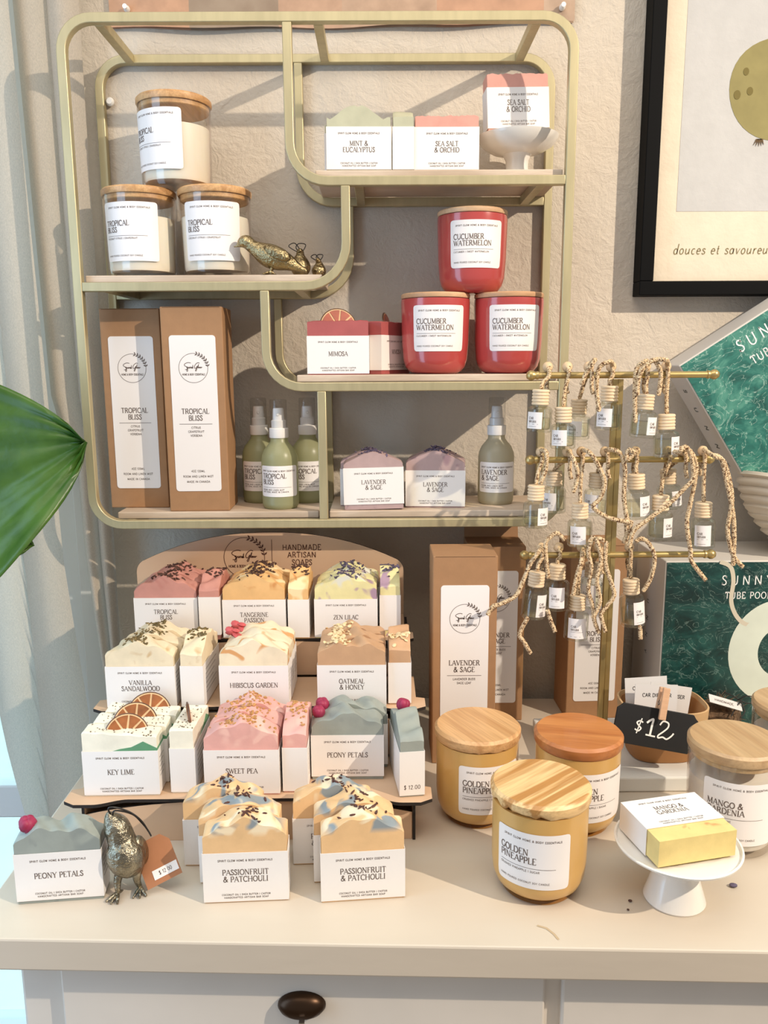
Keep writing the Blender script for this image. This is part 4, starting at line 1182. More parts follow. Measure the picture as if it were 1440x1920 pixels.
po = [(-.017, -.021), (.017, -.021), (.017, .012), (.010, .020), (-.010, .020), (-.017, .012)]
tg.prism(po, lambda u, v: (u, v, -.0005), lambda u, v: (u, v, .0005))
tgo = tg.build('kraft_tag', TAGM, bs, (.0255, .0090, .0270), (R(62), R(0), R(24)), smooth=False)
tgo.rotation_euler = (R(58), R(-22), R(14))
st = MB(); st.box((.004, -.012, .0008), (.024, .0085, .0004)); so = st.build('price_sticker', WHITE, tgo, smooth=False)
L = MB(); text(L, '$ 12.00', .004, -.0135, .0032, lambda u, v: (u, v, .0011), 'c', False, .14, .1, even=True); L.build('lettering', INK, so, smooth=False)

# golden candles and tall cartons
GG = 'amber jar candles with thick wooden lids'
golden((.1715, -.3360, ZT), R(14), 'amber jar candle with oak lid beside the soap display', GG, LIDS[0], R(15), .0015)
golden((.2760, -.3530, ZT), R(18), 'amber jar candle with reddish brown lid below the hanging bottles', GG, LIDS[1], R(60), .0)
golden((.2155, -.4590, ZT), R(-20), 'amber jar candle with striped pine lid nearest the viewer', GG, LIDS[2], R(-30), .0050)
tall_box((.1680, -.1925, ZT), R(0), 'tall kraft carton with closed top on the console behind the oak lidded candle', ('LAVENDER', '& SAGE'), ('LAVENDER BUDS', 'SAGE LEAF'), h=.262)
tall_box((.2230, -.0720, ZT), R(0), 'tall kraft carton with its top flap open, half hidden behind another carton', ('LAVENDER', '& SAGE'), ('LAVENDER BUDS', 'SAGE LEAF'), h=.2455, flap=True)
tall_box((.3590, -.0680, ZT), R(2), 'tall kraft carton in shade behind the brass jewellery stand', ('TROPICAL', 'BLISS'), ('CITRUS', 'GRAPEFRUIT', 'VERBENA'), h=.2455)

# white pedestal dish with lying soap
c2 = thing('cake_stand', 'white pedestal dish at front right holding a yellow soap lying flat', 'cake stand', (.3365, -.4830, ZT))
MB().lathe([(0, 0), (.0268, 0), (.0275, .0015), (.0255, .008), (.0205, .024), (.0175, .036), (.0190, .0440), (0, .0445)], 48).build('pedestal', CERAMIC, c2)
pl = [(0, .0430), (.019, .0440), (.036, .0475), (.0515, .0525), (.0555, .0555), (.0558, .0570), (.0540, .0575)]
for k in range(12): pl.append((.0525-.0043*k, .0552-.0013*math.sin(k*.28)+(.0006 if k % 2 else 0)))
pl.append((0, .0530))
MB().lathe(pl, 64).build('plate', CERAMIC, c2)
sm = soap('mango', (.3420, -.5140, ZT+.0575+.0122), 0, 'yellow soap half out of its white sleeve lying on the front pedestal dish', None, ('MANGO &', 'GARDENIA'), seed=3.3, wrap=(.0190, .0640))
sm.rotation_euler = (R(-90), 0, R(13))
# mango tumblers
SILV = glass('silver_tumbler', (.90, .90, .89), .95, .03, 1.5, (.70, .70, .70))
tumbler((.4270, -.3860, ZT), R(-12), 'pale grey tumbler candle with light wooden lid behind the yellow soap', None, ('MANGO &', 'GARDENIA'), 'MANGO | JASMINE', LIDS[3], WAXG, zlab=(.016, .082), lidh=.012)
tumbler((.5350, -.2950, ZT), R(-12), 'wooden lidded candle cut off at the right edge behind another candle', None, ('MANGO &', 'GARDENIA'), 'MANGO | JASMINE', LIDS[3], WAXG, lidh=.010)

# ------------------------------------------------------------ riser tray, basket, chalk sign
tray = MB().box((.365, -.217, .8092), (.19, .160, .018)).build('riser_board', M('white_board', (224, 222, 214), .45), smooth=False, bevel=.002)
tag(tray, 'low white riser board under the kraft basket and brass jewellery stand', 'riser')
ZR = .8184
bk = thing('kraft_basket', 'small tan basket with rounded rim holding paper cards on the white riser', 'basket', (.4060, -.2350, ZR))
KB = M('basket_kraft', (184, 126, 70), .7, var=.06, vs=60); KR = M('basket_rim', (206, 164, 112), .6, var=.10, vs=60, stretch=(.3, .3, 1))
def sq(r, z, k, e=3.2, n=48):
    o = []
    for i in range(n):
        a = 2*PI*i/n; c, s = math.cos(a), math.sin(a)
        q = (abs(c)**e+abs(s)**e)**(-1/e)
        o.append((r*c*q, r*s*q*k, z))
    return o
def loft(rings, m=None):
    m = m or MB(); n = len(rings[0]); vs = [p for r_ in rings for p in r_]
    fs = [(j*n+i, j*n+(i+1) % n, (j+1)*n+(i+1) % n, (j+1)*n+i) for j in range(len(rings)-1) for i in range(n)]
    m.add(vs, fs); return m
bm = loft([sq(.0020, 0, .8), sq(.036, 0, .8), sq(.0385, .002, .8), sq(.047, .062, .8), sq(.0460, .062, .8), sq(.0375, .004, .8), sq(.002, .0035, .8)])
bm.f += [tuple(range(47, -1, -1)), tuple(range(6*48, 7*48))]; bm.m += [0, 0]
bm.build('basket_body', KB, bk, angle=50)
loft([sq(.0472, .048, .8), sq(.0495, .0485, .8), sq(.0505, .066, .8), sq(.0485, .0665, .8), sq(.0472, .062, .8), sq(.0468, .050, .8)]).build('rim', KR, bk, angle=50)
for k, (x, y, z, rz, rx, lab) in enumerate(((.395, -.2440, .870, -3, -8, 'front paper card in the kraft basket lettered CAR DIFFUSER'), (.412, -.2350, .866, -10, -8, 'paper card in the middle of the basket leaning right'), (.391, -.2255, .872, 2, -8, 'rear paper card in the basket, only its top left showing'))):
    c = thing('paper_card', lab, 'card', (x, y, z), 0, 'paper cards in the kraft basket', (R(rx), R(-rz), R(3)))
    MB().box((0, 0, 0), (.052, .0007, .074)).build('card', M('pale_card', (214, 210, 206), .7), c, smooth=False)
    L = MB(); text(L, 'CAR DIFFUSER', .001, .022, .0042, lambda u, v: (u, -.0005, v), 'c', False, .16, .1, even=True); L.build('lettering', M('black_ink', (30, 28, 28), .7), c, smooth=False)
sg = thing('price_sign', 'black price sign with notched corners reading $12 leaning on the kraft basket', 'sign', (.3785, -.2930, .8765), 0, None, (R(-10), R(12), R(2)))
hw, hh, nc = .0480, .0225, .0065
po = [(-hw+nc, -hh), (hw-nc, -hh), (hw-nc*.4, -hh+nc*.4), (hw, -hh+nc), (hw, hh-nc), (hw-nc*.5, hh-nc*.6), (hw-nc, hh), (-hw+nc, hh), (-hw+nc*.6, hh-nc*.5), (-hw, hh-nc), (-hw, -hh+nc)]
bo = MB().prism(po, lambda u, v: (u, -.0015, v), lambda u, v: (u, .0015, v)).build('board', M('chalkboard', (18, 18, 20), .6), sg, smooth=False, bevel=.0004)
L = MB(); fn = lambda u, v: (u, -.0018, v)
def brush(pts, w): ribbon(L, [(p.x, p.y) for p in smooth_path([(x, z, 0) for x, z in pts], 6)], w, fn)
def at(ox, pts, k): return [(ox+x*k, -.0085+z*k) for x, z in pts]
brush(at(-.0245, [(.52, .78), (.30, .86), (.10, .72), (.26, .52), (.44, .36), (.28, .16), (.02, .26)], .0165), .0016)
brush(at(-.0245, [(.40, 1.05), (.28, .5), (.18, -.02)], .0165), .0013)
brush(at(-.0125, [(.05, .72), (.40, 1.0), (.40, .6), (.38, .02)], .0185), .0024)
brush(at(-.0125, [(.10, .0), (.45, -.02), (.72, -.03)], .0185), .0018)
brush(at(.0030, [(.05, .72), (.22, .98), (.55, .92), (.58, .66), (.34, .36), (.06, .08), (.10, -.06), (.36, .02), (.62, -.06), (.88, .16), (1.0, .36)], .0185), .0018)
L.build('lettering', M('chalk_white', (240, 238, 232), .8), bo, smooth=False)
pg = thing('clothespin', 'small wooden clothespin clipped over the black price sign', 'clothespin', (.3840, -.2975, .8975), 0, None, (R(-10), R(10), R(2)))
PW = wood('peg_wood', (216, 168, 128), (232, 190, 152), 40, (.2, 1, 1), .6)
MB().box((0, .0085-.0063, 0), (.0080, .0035, .036)).build('front_jaw', PW, pg, (0, -.0035, .010), smooth=False, bevel=.0006)
MB().box((0, 0, 0), (.0080, .0035, .030)).build('rear_jaw', PW, pg, (0, .0095, .012), (R(6), 0, 0), smooth=False, bevel=.0006)
sp = MB()
for k in range(3): sp.tube([(-.0042+.0042*k+.0, .0035+.0026*math.cos(2*PI*i/12), .010+.0026*math.sin(2*PI*i/12)) for i in range(12)], .0005, 6, True)
sp.build('spring', M('steel_wire', (180, 180, 180), .3, 1), pg)

# brown fibre bundle with a paper tag and black string
FIB = M('coir', (112, 84, 58), .95, var=.5, vs=120, bump=1, bs=260, bd=.004)
nb = thing('fibre_bundle', 'shaggy brown fibre bundle with white tag and black string before the teal box', 'ornament', (.494, -.180, .8003), 0)
m = MB(); m.ball((0, 0, .031), .030, 26, (1.15, .80, 1.0))
for i, p in enumerate(m.v):
    q = p-Vector((0, 0, .031)); k = 1+.16*noise.noise(p*60)+.10*noise.noise(p*170); m.v[i] = Vector((0, 0, .031))+q*k; m.v[i].z = max(.0005, m.v[i].z)
m.build('bundle', FIB, nb, angle=80)
r3 = random.Random(3); m = MB()
for k in range(70):
    a, b = r3.uniform(0, 6.28), r3.uniform(.0, 1.3)
    d = Vector((math.cos(a)*math.cos(b)*1.15, math.sin(a)*math.cos(b)*.80, math.sin(b))); p = Vector((0, 0, .031))+d*.0275
    t_2 = Vector((r3.uniform(-1, 1), r3.uniform(-1, 1), r3.uniform(-.3, .8)))
    m.tube([p, p+d*.004+t_2*.006, p+d*.005+t_2*.014], [.0005, .0004, .0002], 4)
stuff(m.build('loose_fibres', FIB, nb))
to = MB().box((0, 0, 0), (.042, .0008, .013)).build('paper_tag', M('pale_card', (0, 0, 0)), nb, (.004, -.020, .0655), (R(-62), R(16), R(-4)), smooth=False)
L = MB(); text(L, 'HANDMADE', -.002, -.002, .0035, lambda u, v: (u, -.0006, v), 'c', False, .14, .1, even=True); L.build('lettering', INK, to, smooth=False)
m = MB()
for pts in ([(.020, -.018, .068), (.030, -.020, .074), (.042, -.018, .070), (.034, -.020, .064), (.024, -.018, .067)], [(.024, -.018, .067), (.016, -.022, .058), (.010, -.026, .050)], [(.024, -.018, .067), (.026, -.026, .056), (.020, -.030, .050)], [(.024, -.018, .067), (.012, -.018, .074), (.004, -.014, .077)]):
    m.tube(smooth_path(pts), .0007, 6)
m.build('black_string', WIRE, nb)

# ------------------------------------------------------------ teal boxes and ribbed planter
def teal(name, dark):
    m, t, b = _nodes(name)
    v = objvec(t, (1, 1, 1.35), False)
    n1 = noise_tex(t, v, 17, 5, .6, 1.6)
    k = .42 if dark else 1
    c = ramp(t, n1, [(.30, lin((8, 62, 58) if not dark else (0, 34, 32))), (.50, lin((34, 112, 100) if not dark else (6, 58, 54))), (.68, lin((74, 146, 128) if not dark else (26, 84, 76)))])
    rd = noise_tex(t, v, 26, 4, .55, 2.4)
    r = ramp(t, rd, [(.485, (0, 0, 0, 1)), (.50, (.55*k, .55*k, .55*k, 1)), (.515, (0, 0, 0, 1))])
    t.links.new(mixc(t, r, c, lin((186, 220, 204))), b.inputs['Base Color'])
    b.inputs['Roughness'].default_value = .38
    return m
PALEB = M('box_side', (206, 200, 190), .55)
WINK = M('white_ink', (238, 238, 234), .6); DINK = M('dark_ink', (70, 74, 66), .6)
def teal_box(label, loc, rot, w, h, d, mat, tscale, tx, tz, ring=False):
    t = thing('teal_box', label, 'box', loc, 0, 'teal boxes with a rippling water print', rot)
    MB().box((0, 0, h/2), (w, d, h)).build('carton', PALEB, t, smooth=False, bevel=.0015)
    y = -d/2
    fc = MB().box((0, y-.0003, h/2), (w-.004, .0010, h-.004)).build('front_print', mat, t, smooth=False)
    L = MB(); fn = lambda u, v: (u, y-.0011, v)
    text(L, 'SUNNYLIFE', tx, tz, .0135*tscale, fn, 'l', False, .11, .42, even=True)
    text(L, 'TUBE POOL FLOAT', tx+.006*tscale, tz-.020*tscale, .0092*tscale, fn, 'l', False, .13, .16, even=True)
    L.build('lettering', WINK, fc, smooth=False)
    L = MB(); fs = lambda u, v: (-w/2-.0004, -u, v)
    for k, ch in enumerate('SUNNY'):
        text(L, ch, 0, h*.80-k*.026*tscale, .0085*tscale, lambda u, v: (-w/2-.0004, -(v-(h*.80-k*.026*tscale))*1.0+.004, (h*.80-k*.026*tscale)-u), 'c', False, .13, even=True)
    L.build('side_lettering', DINK, t, smooth=False)
    if ring:
        P = MB(); cx, cz, r0 = .037, .108, .046
        P.tube([(cx+r0*math.cos(2*PI*i/48)*1.05, 0, cz+r0*1.15*math.sin(2*PI*i/48)) for i in range(48)], .0195, 14, True)
        P.v = [Vector((p.x, y-.0010+p.y*.012, p.z)) for p in P.v]
        P.build('printed_ring', M('ring_white', (214, 222, 204), .45, var=.10, vs=18), fc, angle=80)
        rp = MB(); pts = smooth_path([(-.050, 0, .2310), (-.036, 0, .224), (-.031, 0, .205), (-.032, 0, .178), (-.023, 0, .157), (-.008, 0, .146), (.012, 0, .150)])
        ribbon(rp, [(p.x, p.z) for p in pts], .0055, lambda u, v: (u, y-.0012, v))
        rp.build('printed_rope', M('rope_white', (206, 196, 172), .7), fc, smooth=False)
    return t
teal_box('dark teal box with white ring print standing on the console at right', (.5560, -.0785, ZT), (0, 0, R(0)), .240, .232, .115, teal('teal_deep', True), .92, -.046, .200, True)
pot = thing('ribbed_planter', 'cream ribbed bowl planter between the two teal boxes', 'planter', (.668, -.0980, 1.0325))
prof = [(0, 0), (.060, 0)]
for k in range(28):
    u = k/27; prof.append((.060+.065*math.sin(u*PI/2)**.9+.0028*math.sin(k*PI/2*1.35), .003+.105*u))
prof += [(.1235, .112), (.120, .110), (.112, .060), (.060, .012), (0, .010)]
pm = MB().lathe(prof, 72, M_=Matrix.Diagonal((1, .70, 1)))
for i, p in enumerate(pm.v): p.z += .0022*math.sin(6*math.atan2(p.y, p.x))*min(1, p.z/.03)
pm.build('bowl', M('cream_ceramic', (218, 206, 186), .5), pot, angle=60)
teal_box('large light teal box tilted in the cream ribbed planter at right edge', (.6735, -.0680, 1.186), (0, R(-33), 0), .270, .200, .060, teal('teal_light', False), 1.12, -.061, .171)

# ------------------------------------------------------------ brass jewellery stand with hanging diffusers
BR2 = M('polished_brass', (196, 168, 104), .34, .75, var=.08, vs=60)
js = thing('jewellery_stand', 'brass three bar jewellery stand hung with tiny glass bottles', 'stand', (.345, -.200, ZR))
MB().lathe([(0, 0), (.021, 0), (.022, .002), (.021, .006), (.012, .009), (.008, .014), (0, .014)], 48).build('base', BR2, js)
for dx in (-.0034, .0034): MB().box((dx, .0022*(dx > 0), (1.2668+ZR)/2-ZR+.004), (.0062, .0062, 1.2668-ZR-.010)).build('post', BR2, js, smooth=False, bevel=.0006)
BARZ = (1.2705, 1.1720, 1.0565)
for z, x0, x1 in ((BARZ[0], .2445, .4560), (BARZ[1], .2460, .4570), (BARZ[2], .2420, .4665)):
    m = MB()
    q = Euler((0, R(90), 0)).to_matrix()
    L_ = x1-x0
    pr = [(0, -.0065), (.0035, -.0055), (.0058, -.002), (.0058, .001), (.0040, .0045), (.0048, .0062), (.0048, .0078), (.0038, .0085), (.0038, L_-.0085), (.0048, L_-.0078), (.0048, L_-.0062), (.0040, L_-.0045), (.0058, L_-.001), (.0058, L_+.002), (.0035, L_+.0055), (0, L_+.0065)]
    m.lathe(pr, 24, (x0-.345, 0, z-ZR), q)
    m.build('crossbar', BR2, js, angle=50)
DIFF = [
((0.2629, 1.2807),(0.2529, 1.2556),(0.2534, 1.2386),(0.2512, 1.2068),-0.55,0,[]),
((0.2857, 1.2824),(0.2792, 1.2354),(0.2786, 1.2171),(0.2797, 1.1875),-0.5,0,[]),
((0.3104, 1.2823),(0.306, 1.2426),(0.3055, 1.2237),(0.3048, 1.1948),-0.5,1,[[(0.306, 1.2877), (0.2969, 1.273), (0.2926, 1.2611)]]),
((0.3364, 1.2809),(0.3309, 1.2594),(0.3305, 1.2412),(0.3301, 1.2088),-0.55,0,[[(0.3252, 1.2858), (0.3135, 1.2788), (0.3115, 1.255), (0.3155, 1.231)]]),
((0.3766, 1.2789),(0.3736, 1.2495),(0.3728, 1.2306),(0.3707, 1.1993),0.6,0,[[(0.3642, 1.2862), (0.3544, 1.2786), (0.3532, 1.2548), (0.3556, 1.2187)], [(0.3732, 1.2867), (0.3812, 1.2725), (0.3801, 1.2487)]]),
((0.4, 1.28),(0.3982, 1.2268),(0.3992, 1.209),(0.3999, 1.1768),0.65,0,[[(0.3852, 1.2867), (0.3743, 1.2879), (0.3644, 1.2832), (0.356, 1.2697), (0.3547, 1.2488)]]),
((0.2579, 1.1774),(0.2505, 1.1452),(0.2498, 1.1249),(0.2501, 1.0949),0.6,0,[[(0.2575, 1.184), (0.2569, 1.1643), (0.2512, 1.1488)]]),
((0.2889, 1.174),(0.2788, 1.1569),(0.2795, 1.1374),(0.2799, 1.1056),-0.6,1,[[(0.2885, 1.1752), (0.2928, 1.1579), (0.2885, 1.1392)]]),
((0.3057, 1.1783),(0.3025, 1.1233),(0.3027, 1.1029),(0.3039, 1.072),-0.35,0,[[(0.304, 1.1855), (0.315, 1.1701), (0.3226, 1.1515), (0.3184, 1.1328), (0.3108, 1.1235), (0.3236, 1.1127), (0.3394, 1.1075), (0.3569, 1.1042)]]),
((0.3335, 1.1775),(0.3313, 1.1541),(0.3302, 1.1352),(0.3298, 1.1027),-0.6,1,[[(0.3327, 1.1872), (0.3421, 1.1822), (0.3479, 1.1637), (0.3481, 1.1326), (0.3531, 1.1074), (0.3572, 1.0979), (0.3501, 1.0789)]]),
((0.3694, 1.1767),(0.3667, 1.1577),(0.3676, 1.1388),(0.37, 1.105),0.55,0,[[(0.356, 1.1852), (0.3492, 1.1871), (0.3485, 1.1761), (0.3602, 1.1883)]]),
((0.4079, 1.1765),(0.3968, 1.1323),(0.3972, 1.1125),(0.3978, 1.0798),0.55,0,[[(0.4044, 1.1849), (0.412, 1.191), (0.4187, 1.1818), (0.4233, 1.1571), (0.4148, 1.1447), (0.3974, 1.126), (0.3736, 1.1073), (0.3587, 1.0947), (0.3546, 1.0756)]]),
((0.4249, 1.177),(0.4165, 1.158),(0.4184, 1.1372),(0.4207, 1.1098),0.5,1,[[(0.4216, 1.1848), (0.4287, 1.1694), (0.4286, 1.1508), (0.4253, 1.1259), (0.4225, 1.1007), (0.4288, 1.0687), (0.4309, 1.0559), (0.4487, 1.0337)]]),
((0.449, 1.1743),(0.4475, 1.1237),(0.4476, 1.102),(0.4491, 1.0691),-0.3,0,[[(0.4464, 1.1798), (0.4578, 1.1742), (0.4669, 1.1506), (0.4711, 1.1256), (0.4682, 1.0972), (0.472, 1.0781), (0.4782, 1.062), (0.4891, 1.0503)], [(0.4438, 1.1816), (0.4552, 1.1766), (0.4632, 1.1506), (0.4733, 1.113), (0.4768, 1.0812), (0.4776, 1.0523)]]),
((0.2617, 1.0697),(0.2547, 1.041),(0.2522, 1.02),(0.2506, 0.9841),0.6,0,[[(0.2498, 1.0699), (0.2413, 1.0571), (0.2325, 1.0346), (0.2247, 1.0183), (0.2078, 1.0086), (0.1984, 1.0054), (0.1929, 0.9956)], [(0.2399, 0.9919), (0.2309, 0.9721), (0.2362, 0.9621), (0.2442, 0.948)]]),
((0.2829, 1.0703),(0.2786, 1.05),(0.2788, 1.027),(0.2792, 0.9946),-0.2,0,[[(0.2812, 1.0825), (0.2728, 1.0908), (0.2643, 1.0858), (0.2596, 1.0763), (0.2639, 1.0376)], [(0.2645, 0.9984), (0.2687, 0.9851), (0.2742, 0.9718)]]),
((0.3105, 1.0701),(0.3042, 1.0117),(0.3031, 0.9904),(0.3031, 0.9568),-0.1,0,[[(0.3094, 1.081), (0.3141, 1.0868), (0.3086, 1.0695), (0.3131, 1.0502), (0.3104, 1.0243), (0.3162, 1.0046), (0.3196, 0.9848), (0.3252, 0.9715)], [(0.3014, 1.0599), (0.297, 1.0438), (0.2929, 1.0179)]]),
((0.3305, 1.0693),(0.3305, 1.0425),(0.3303, 1.0155),(0.3303, 0.9855),-0.5,1,[[(0.3249, 1.0835), (0.3167, 1.0848), (0.3226, 1.063), (0.3187, 1.0372), (0.3235, 1.0111), (0.3161, 0.9914)], [(0.328, 1.0822), (0.3279, 1.0566), (0.3366, 1.0306), (0.3397, 1.0175), (0.3314, 1.0045), (0.3255, 0.9946), (0.3315, 0.9741)]]),
((0.3679, 1.0677),(0.3667, 1.0311),(0.3691, 1.0092),(0.3715, 0.9738),0.45,0,[[(0.3643, 1.0807), (0.3717, 1.0838), (0.3815, 1.0755), (0.3874, 1.0594), (0.3842, 1.0368), (0.3762, 1.0205)], [(0.3544, 1.0788), (0.3518, 1.1074)], [(0.3746, 0.9778), (0.3761, 0.9618)]]),
]
DG = glass('diffuser_glass', (.97, .975, .955), .95, .02, 1.5, (.74, .76, .71)); OIL = glass('diffuser_oil', (.965, .96, .88), .6, .05, 1.2)
CAPW = M('birch_cap', (234, 208, 170), .6, var=.08, vs=120, stretch=(1, 1, .2)); BEAD = M('wood_bead', (228, 192, 146), .5, var=.05, vs=80)
def cordmat():
    m, t, b = _nodes('braided_cord')
    v = objvec(t)
    t.links.new(ramp(t, noise_tex(t, v, 430, 2, .6), [(.40, lin((112, 76, 48))), (.46, lin((206, 172, 126))), (.62, lin((228, 202, 160)))]), b.inputs['Base Color'])
    b.inputs['Roughness'].default_value = .85
    return m
CORD = cordmat()
def braid(m, path, rs=.0015, pitch=.0075):
    P = smooth_path(path, 8)
    Q = [P[0]]; acc = 0
    for a, b in zip(P, P[1:]):          # even steps along the cord
        d = (b-a).length; n = max(1, int(d/.0014+.5))
        for i in range(1, n+1): Q.append(a+(b-a)*i/n)
    s = [0]
    for a, b in zip(Q, Q[1:]): s.append(s[-1]+(b-a).length)
    for k in range(3):
        pts = []
        for i, p in enumerate(Q):
            d = (Q[min(i+1, len(Q)-1)]-Q[max(i-1, 0)])
            d = d.normalized() if d.length > 1e-9 else Vector((0, 0, 1))
            e = Vector((0, 1, 0)); e = (e-d*e.dot(d)); e = e.normalized() if e.length > .05 else d.orthogonal().normalized()
            f = d.cross(e); a = s[i]/pitch*2*PI+k*2*PI/3
            pts.append(p+(e*math.cos(a)+f*math.sin(a))*rs)
        m.tube(pts, rs*.95, 5)
WORDS = [
 'hanging glass bottle at far left of the top bar', 'hanging glass bottle second from left on the top bar', 'shaded hanging bottle third from left on the top bar', 'hanging glass bottle close to the post on the top bar',
 'hanging bottle with tilted neck right of the post on the top bar', 'hanging glass bottle rightmost on the top bar',
 'hanging glass bottle at far left of the middle bar', 'hanging bottle second from left on the middle bar', 'lowest hanging bottle left of the post on the middle bar', 'hanging bottle with side label just left of the post on the middle bar',
 'hanging bottle just right of the post on the middle bar', 'hanging bottle below a crossing cord right of centre on the middle bar', 'shaded hanging bottle tucked behind cords on the middle bar', 'hanging glass bottle at far right of the middle bar',
 'tilted hanging bottle at far left of the bottom bar', 'hanging bottle second from left on the bottom bar', 'lowest hanging bottle with broad label on the bottom bar', 'hanging bottle tangled in cords left of the post on the bottom bar', 'hanging glass bottle right of the post on the bottom bar']
for i, ((b, c, n_, e, ls, dy, tails), words_) in enumerate(zip(DIFF, WORDS)):
    zb = BARZ[0 if i < 6 else (1 if i < 14 else 2)]
    yf = -.2160 if not dy else -.1795
    if dy == 0 and .325 < e[0] < .366: yf = -.2175
    axis = Vector((c[0]-e[0], 0, c[1]-e[1]))
    h = axis.length; tilt = math.atan2(axis.x, axis.z)
    t = thing('hanging_diffuser', words_, 'diffuser', (e[0], yf, e[1]), 0, 'tiny glass diffusers hung on the brass stand', (0, tilt, 0))
    hb = h-.0195
    rb = .0142
    MB().lathe([(0, 0), (rb-.0012, 0), (rb, .0012), (rb, hb-.0045), (rb-.0016, hb-.0015), (.0085, hb), (.0080, hb+.003), (.0072, hb+.003), (.0076, hb-.001), (rb-.0022, hb-.0035), (rb-.0016, hb-.006), (rb-.0016, .0042), (rb-.0030, .0030), (0, .0030)], 36).build('glass_bottle', DG, t)
    lv = hb*(.55+.2*((i*7) % 3)/3)
    MB().lathe([(0, .0031), (rb-.0031, .0033), (rb-.0018, .0046), (rb-.0018, lv), (0, lv)], 28).build('scented_oil', OIL, t)
    pr = [(0, hb+.001)]
    for k in range(5):
        z0 = hb+.001+k*.0036
        pr += [(.0088, z0), (.0098, z0+.0009), (.0098, z0+.0025), (.0088, z0+.0034)]
    pr += [(0, hb+.0190)]
    MB().lathe(pr, 32).build('wooden_cap', CAPW, t)
    # label wrapped on the glass
    m = MB(); L = MB(); lw = .0105 if i != 16 else .013; a0 = ls*1.15
    lf = lambda u, v, o=.0003: ((rb+o)*math.sin(a0+u/rb), -(rb+o)*math.cos(a0+u/rb), v)
    m.grid(10, 2, lambda u, v: lf((2*u-1)*lw*.9, .004+v*(hb-.0105)))
    lb = m.build('label', WHITE, t)
    text(L, 'CAR', -lw*.6, hb*.5, .0026, lambda u, v: lf(u, v, .0005), 'l', True, .15)
    text(L, 'DIFFUSER', -lw*.6, hb*.5-.0036, .0022, lambda u, v: lf(u, v, .0005), 'l', True, .15, xs=.8)
    rule(L, -lw*.6, lw*.5, hb*.5-.0055, .0003, lambda u, v: lf(u, v, .0005)); rule(L, -lw*.6, lw*.3, .0065, .0003, lambda u, v: lf(u, v, .0005))
    L.build('lettering', INK, lb, smooth=False)
    inv = Matrix.Translation((e[0], yf, e[1])) @ Euler((0, tilt, 0)).to_matrix().to_4x4()
    inv = inv.inverted()
    bc = Vector((b[0], -.200, zb+.0040+.0056))
    bb = MB().lathe([(.0012, -.0048), (.0040, -.0042), (.0060, -.0015), (.0060, .0015), (.0040, .0042), (.0012, .0048)], 20, M_=Euler((R(90), R(12), 0)).to_matrix())
    bb.build('wood_bead', BEAD, t, tuple(inv @ bc), (0, 0, .3))
    sgn = -1 if not dy else 1
    yb = -.200+sgn*.0078
    top = Vector((c[0], yf, c[1]+.0006))
    m = MB()
    braid(m, [inv @ p for p in (top, Vector(((c[0]*2+b[0])/3, (yf+yb*2)/3, c[1]+(zb-c[1])*.5)), Vector((b[0], yb, zb-.001)), Vector((b[0], -.200+sgn*.0062, zb+.0068)), bc)], .0014)
    braid(m, [inv @ p for p in (bc, Vector((b[0]+.0015, -.200-sgn*.0066, zb+.0062)), Vector((b[0]+.002, -.200-sgn*.0082, zb-.002)), Vector((b[0]+.0015, -.200-sgn*.0100, zb-.012)), Vector((b[0]+.0035, -.200-sgn*.0100, zb-.021)))], .0014)
    for q in tails:
        q2 = [Vector((x, -.2340-(i % 3)*.0042, z)) for x, z in q]
        if abs(q2[0].z-zb) < .022: q2 = [bc+Vector((0, -.003, .002))]+q2
        braid(m, [inv @ p for p in q2], .0015)
    m.build('cord', CORD, t, angle=80)

# ------------------------------------------------------------ house plant reaching in from the left
LEAFM = None
def leafmat():
    m, t, b = _nodes('green_leaf')
    v = objvec(t, (1, 1, 1), False)
    t.links.new(ramp(t, noise_tex(t, v, 16, 4), [(.3, lin((38, 82, 16))), (.7, lin((82, 122, 34)))]), b.inputs['Base Color'])
    b.inputs['Roughness'].default_value = .36
    tl = t.nodes.new('ShaderNodeBsdfTranslucent'); tl.inputs[0].default_value = lin((96, 150, 40))
    mx = t.nodes.new('ShaderNodeMixShader'); mx.inputs[0].default_value = .25
    o = t.nodes['Material Output']
    t.links.new(b.outputs[0], mx.inputs[1]); t.links.new(tl.outputs[0], mx.inputs[2]); t.links.new(mx.outputs[0], o.inputs[0])
    bumpn(t, b, noise_tex(t, v, 60, 3), .25, .003)
    return m
LEAFM = leafmat()
hp = thing('house_plant', 'big green leaf of a potted house plant reaching in at left', 'plant', (-.66, -.42, .0005))
off = Vector((.66, .42, 0))
MB().lathe([(0, 0), (.11, 0), (.14, .24), (.145, .26), (.135, .26), (.125, .22), (0, .22)], 40).build('pot', M('terracotta', (168, 104, 74), .8), hp)
MB().lathe([(0, .205), (.124, .222), (.127, .235), (0, .242)], 32).build('soil', M('soil', (58, 44, 34), .95), hp)
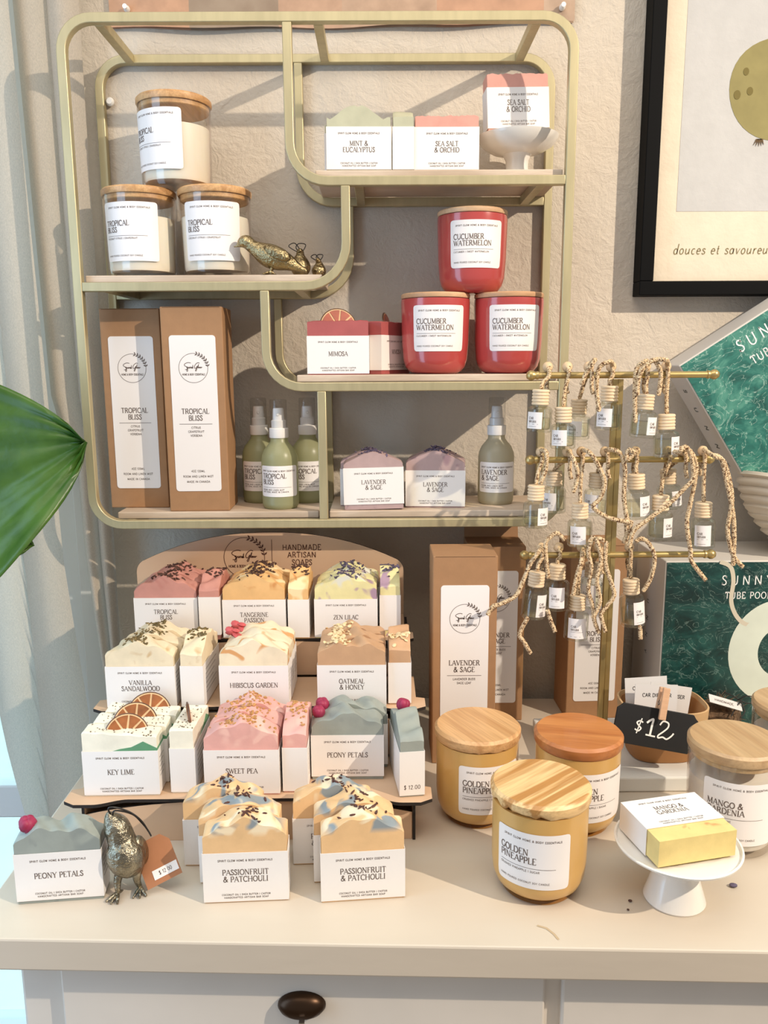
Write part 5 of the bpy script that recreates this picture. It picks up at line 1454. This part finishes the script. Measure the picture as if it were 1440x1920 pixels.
def leaf(base, tip, up, wid, fold, curl, name='leaf'):
    b = Vector(base); t = Vector(tip); ax = t-b; L = ax.length; ax.normalize()
    up = Vector(up); side = ax.cross(up).normalized(); nrm = side.cross(ax).normalized()
    m = MB()
    def pt(u, v):
        s = 2*v-1
        w = wid*max(0, math.sin(PI*min(1, u)**.8))**.7
        ripple = .006*math.sin(u*16+s*2)*abs(s)
        return b+ax*(u*L)+side*(s*w*math.cos(fold*abs(s)))+nrm*(abs(s)*w*math.sin(fold*abs(s))+ripple-curl*u*u*L+.004*math.sin(abs(s)*22+u*9)*.5)+off
    m.grid(36, 26, pt)
    o = m.build(name, LEAFM, hp, angle=80)
    sol = o.modifiers.new('leaf_thickness', 'SOLIDIFY'); sol.thickness = .0012
    v = MB(); v.tube([pt(i/20, .5)+nrm*.0004 for i in range(20)], [.0022*(1-i/22) for i in range(20)], 6); v.build('midrib', M('leaf_rib', (96, 140, 66), .45), o)
    return o
leaf((-.545, -.345, 1.112), (-.2425, -.295, 1.2053), (.08, -1, .30), .142, .30, .0)
leaf((-.560, -.265, 1.160), (-.330, -.245, 1.085), (.1, -1, .45), .085, .3, .03)
leaf((-.62, -.36, 1.02), (-.78, -.60, 1.06), (0, -.3, 1), .09, .4, .1)
for a, b in (((-.655, -.42, .23), (-.545, -.345, 1.112)), ((-.665, -.41, .23), (-.560, -.265, 1.160)), ((-.66, -.43, .23), (-.62, -.36, 1.02))):
    m = MB(); A, B = Vector(a)+off, Vector(b)+off
    m.tube(smooth_path([A, A+(B-A)*.4+Vector((-.03, 0, .10)), A+(B-A)*.8+Vector((-.02, 0, .04)), B]), .004, 8); m.build('stem', M('stem_green', (88, 124, 56), .5), hp)

# loose debris on the console
for lab, nm, x, y, r, sx, c in (('small dark petal lying in front of the pedestal dish', 'fallen_petal', .2945, -.488, .0016, 1.2, BITS['dark']), ('tiny dark crumb on the console left of the pedestal dish', 'crumb', .2890, -.500, .0012, 1, BITS['dark']), ('dark curled petal lying right of the pedestal dish', 'fallen_petal', .3975, -.468, .0030, 1.3, BITS['lav'])):
    m = MB(); m.ball((0, 0, r*.5), r, 10, (sx, 1, .5)); tag(m.build(nm, c, loc=(x, y, .8004)), lab, 'debris')
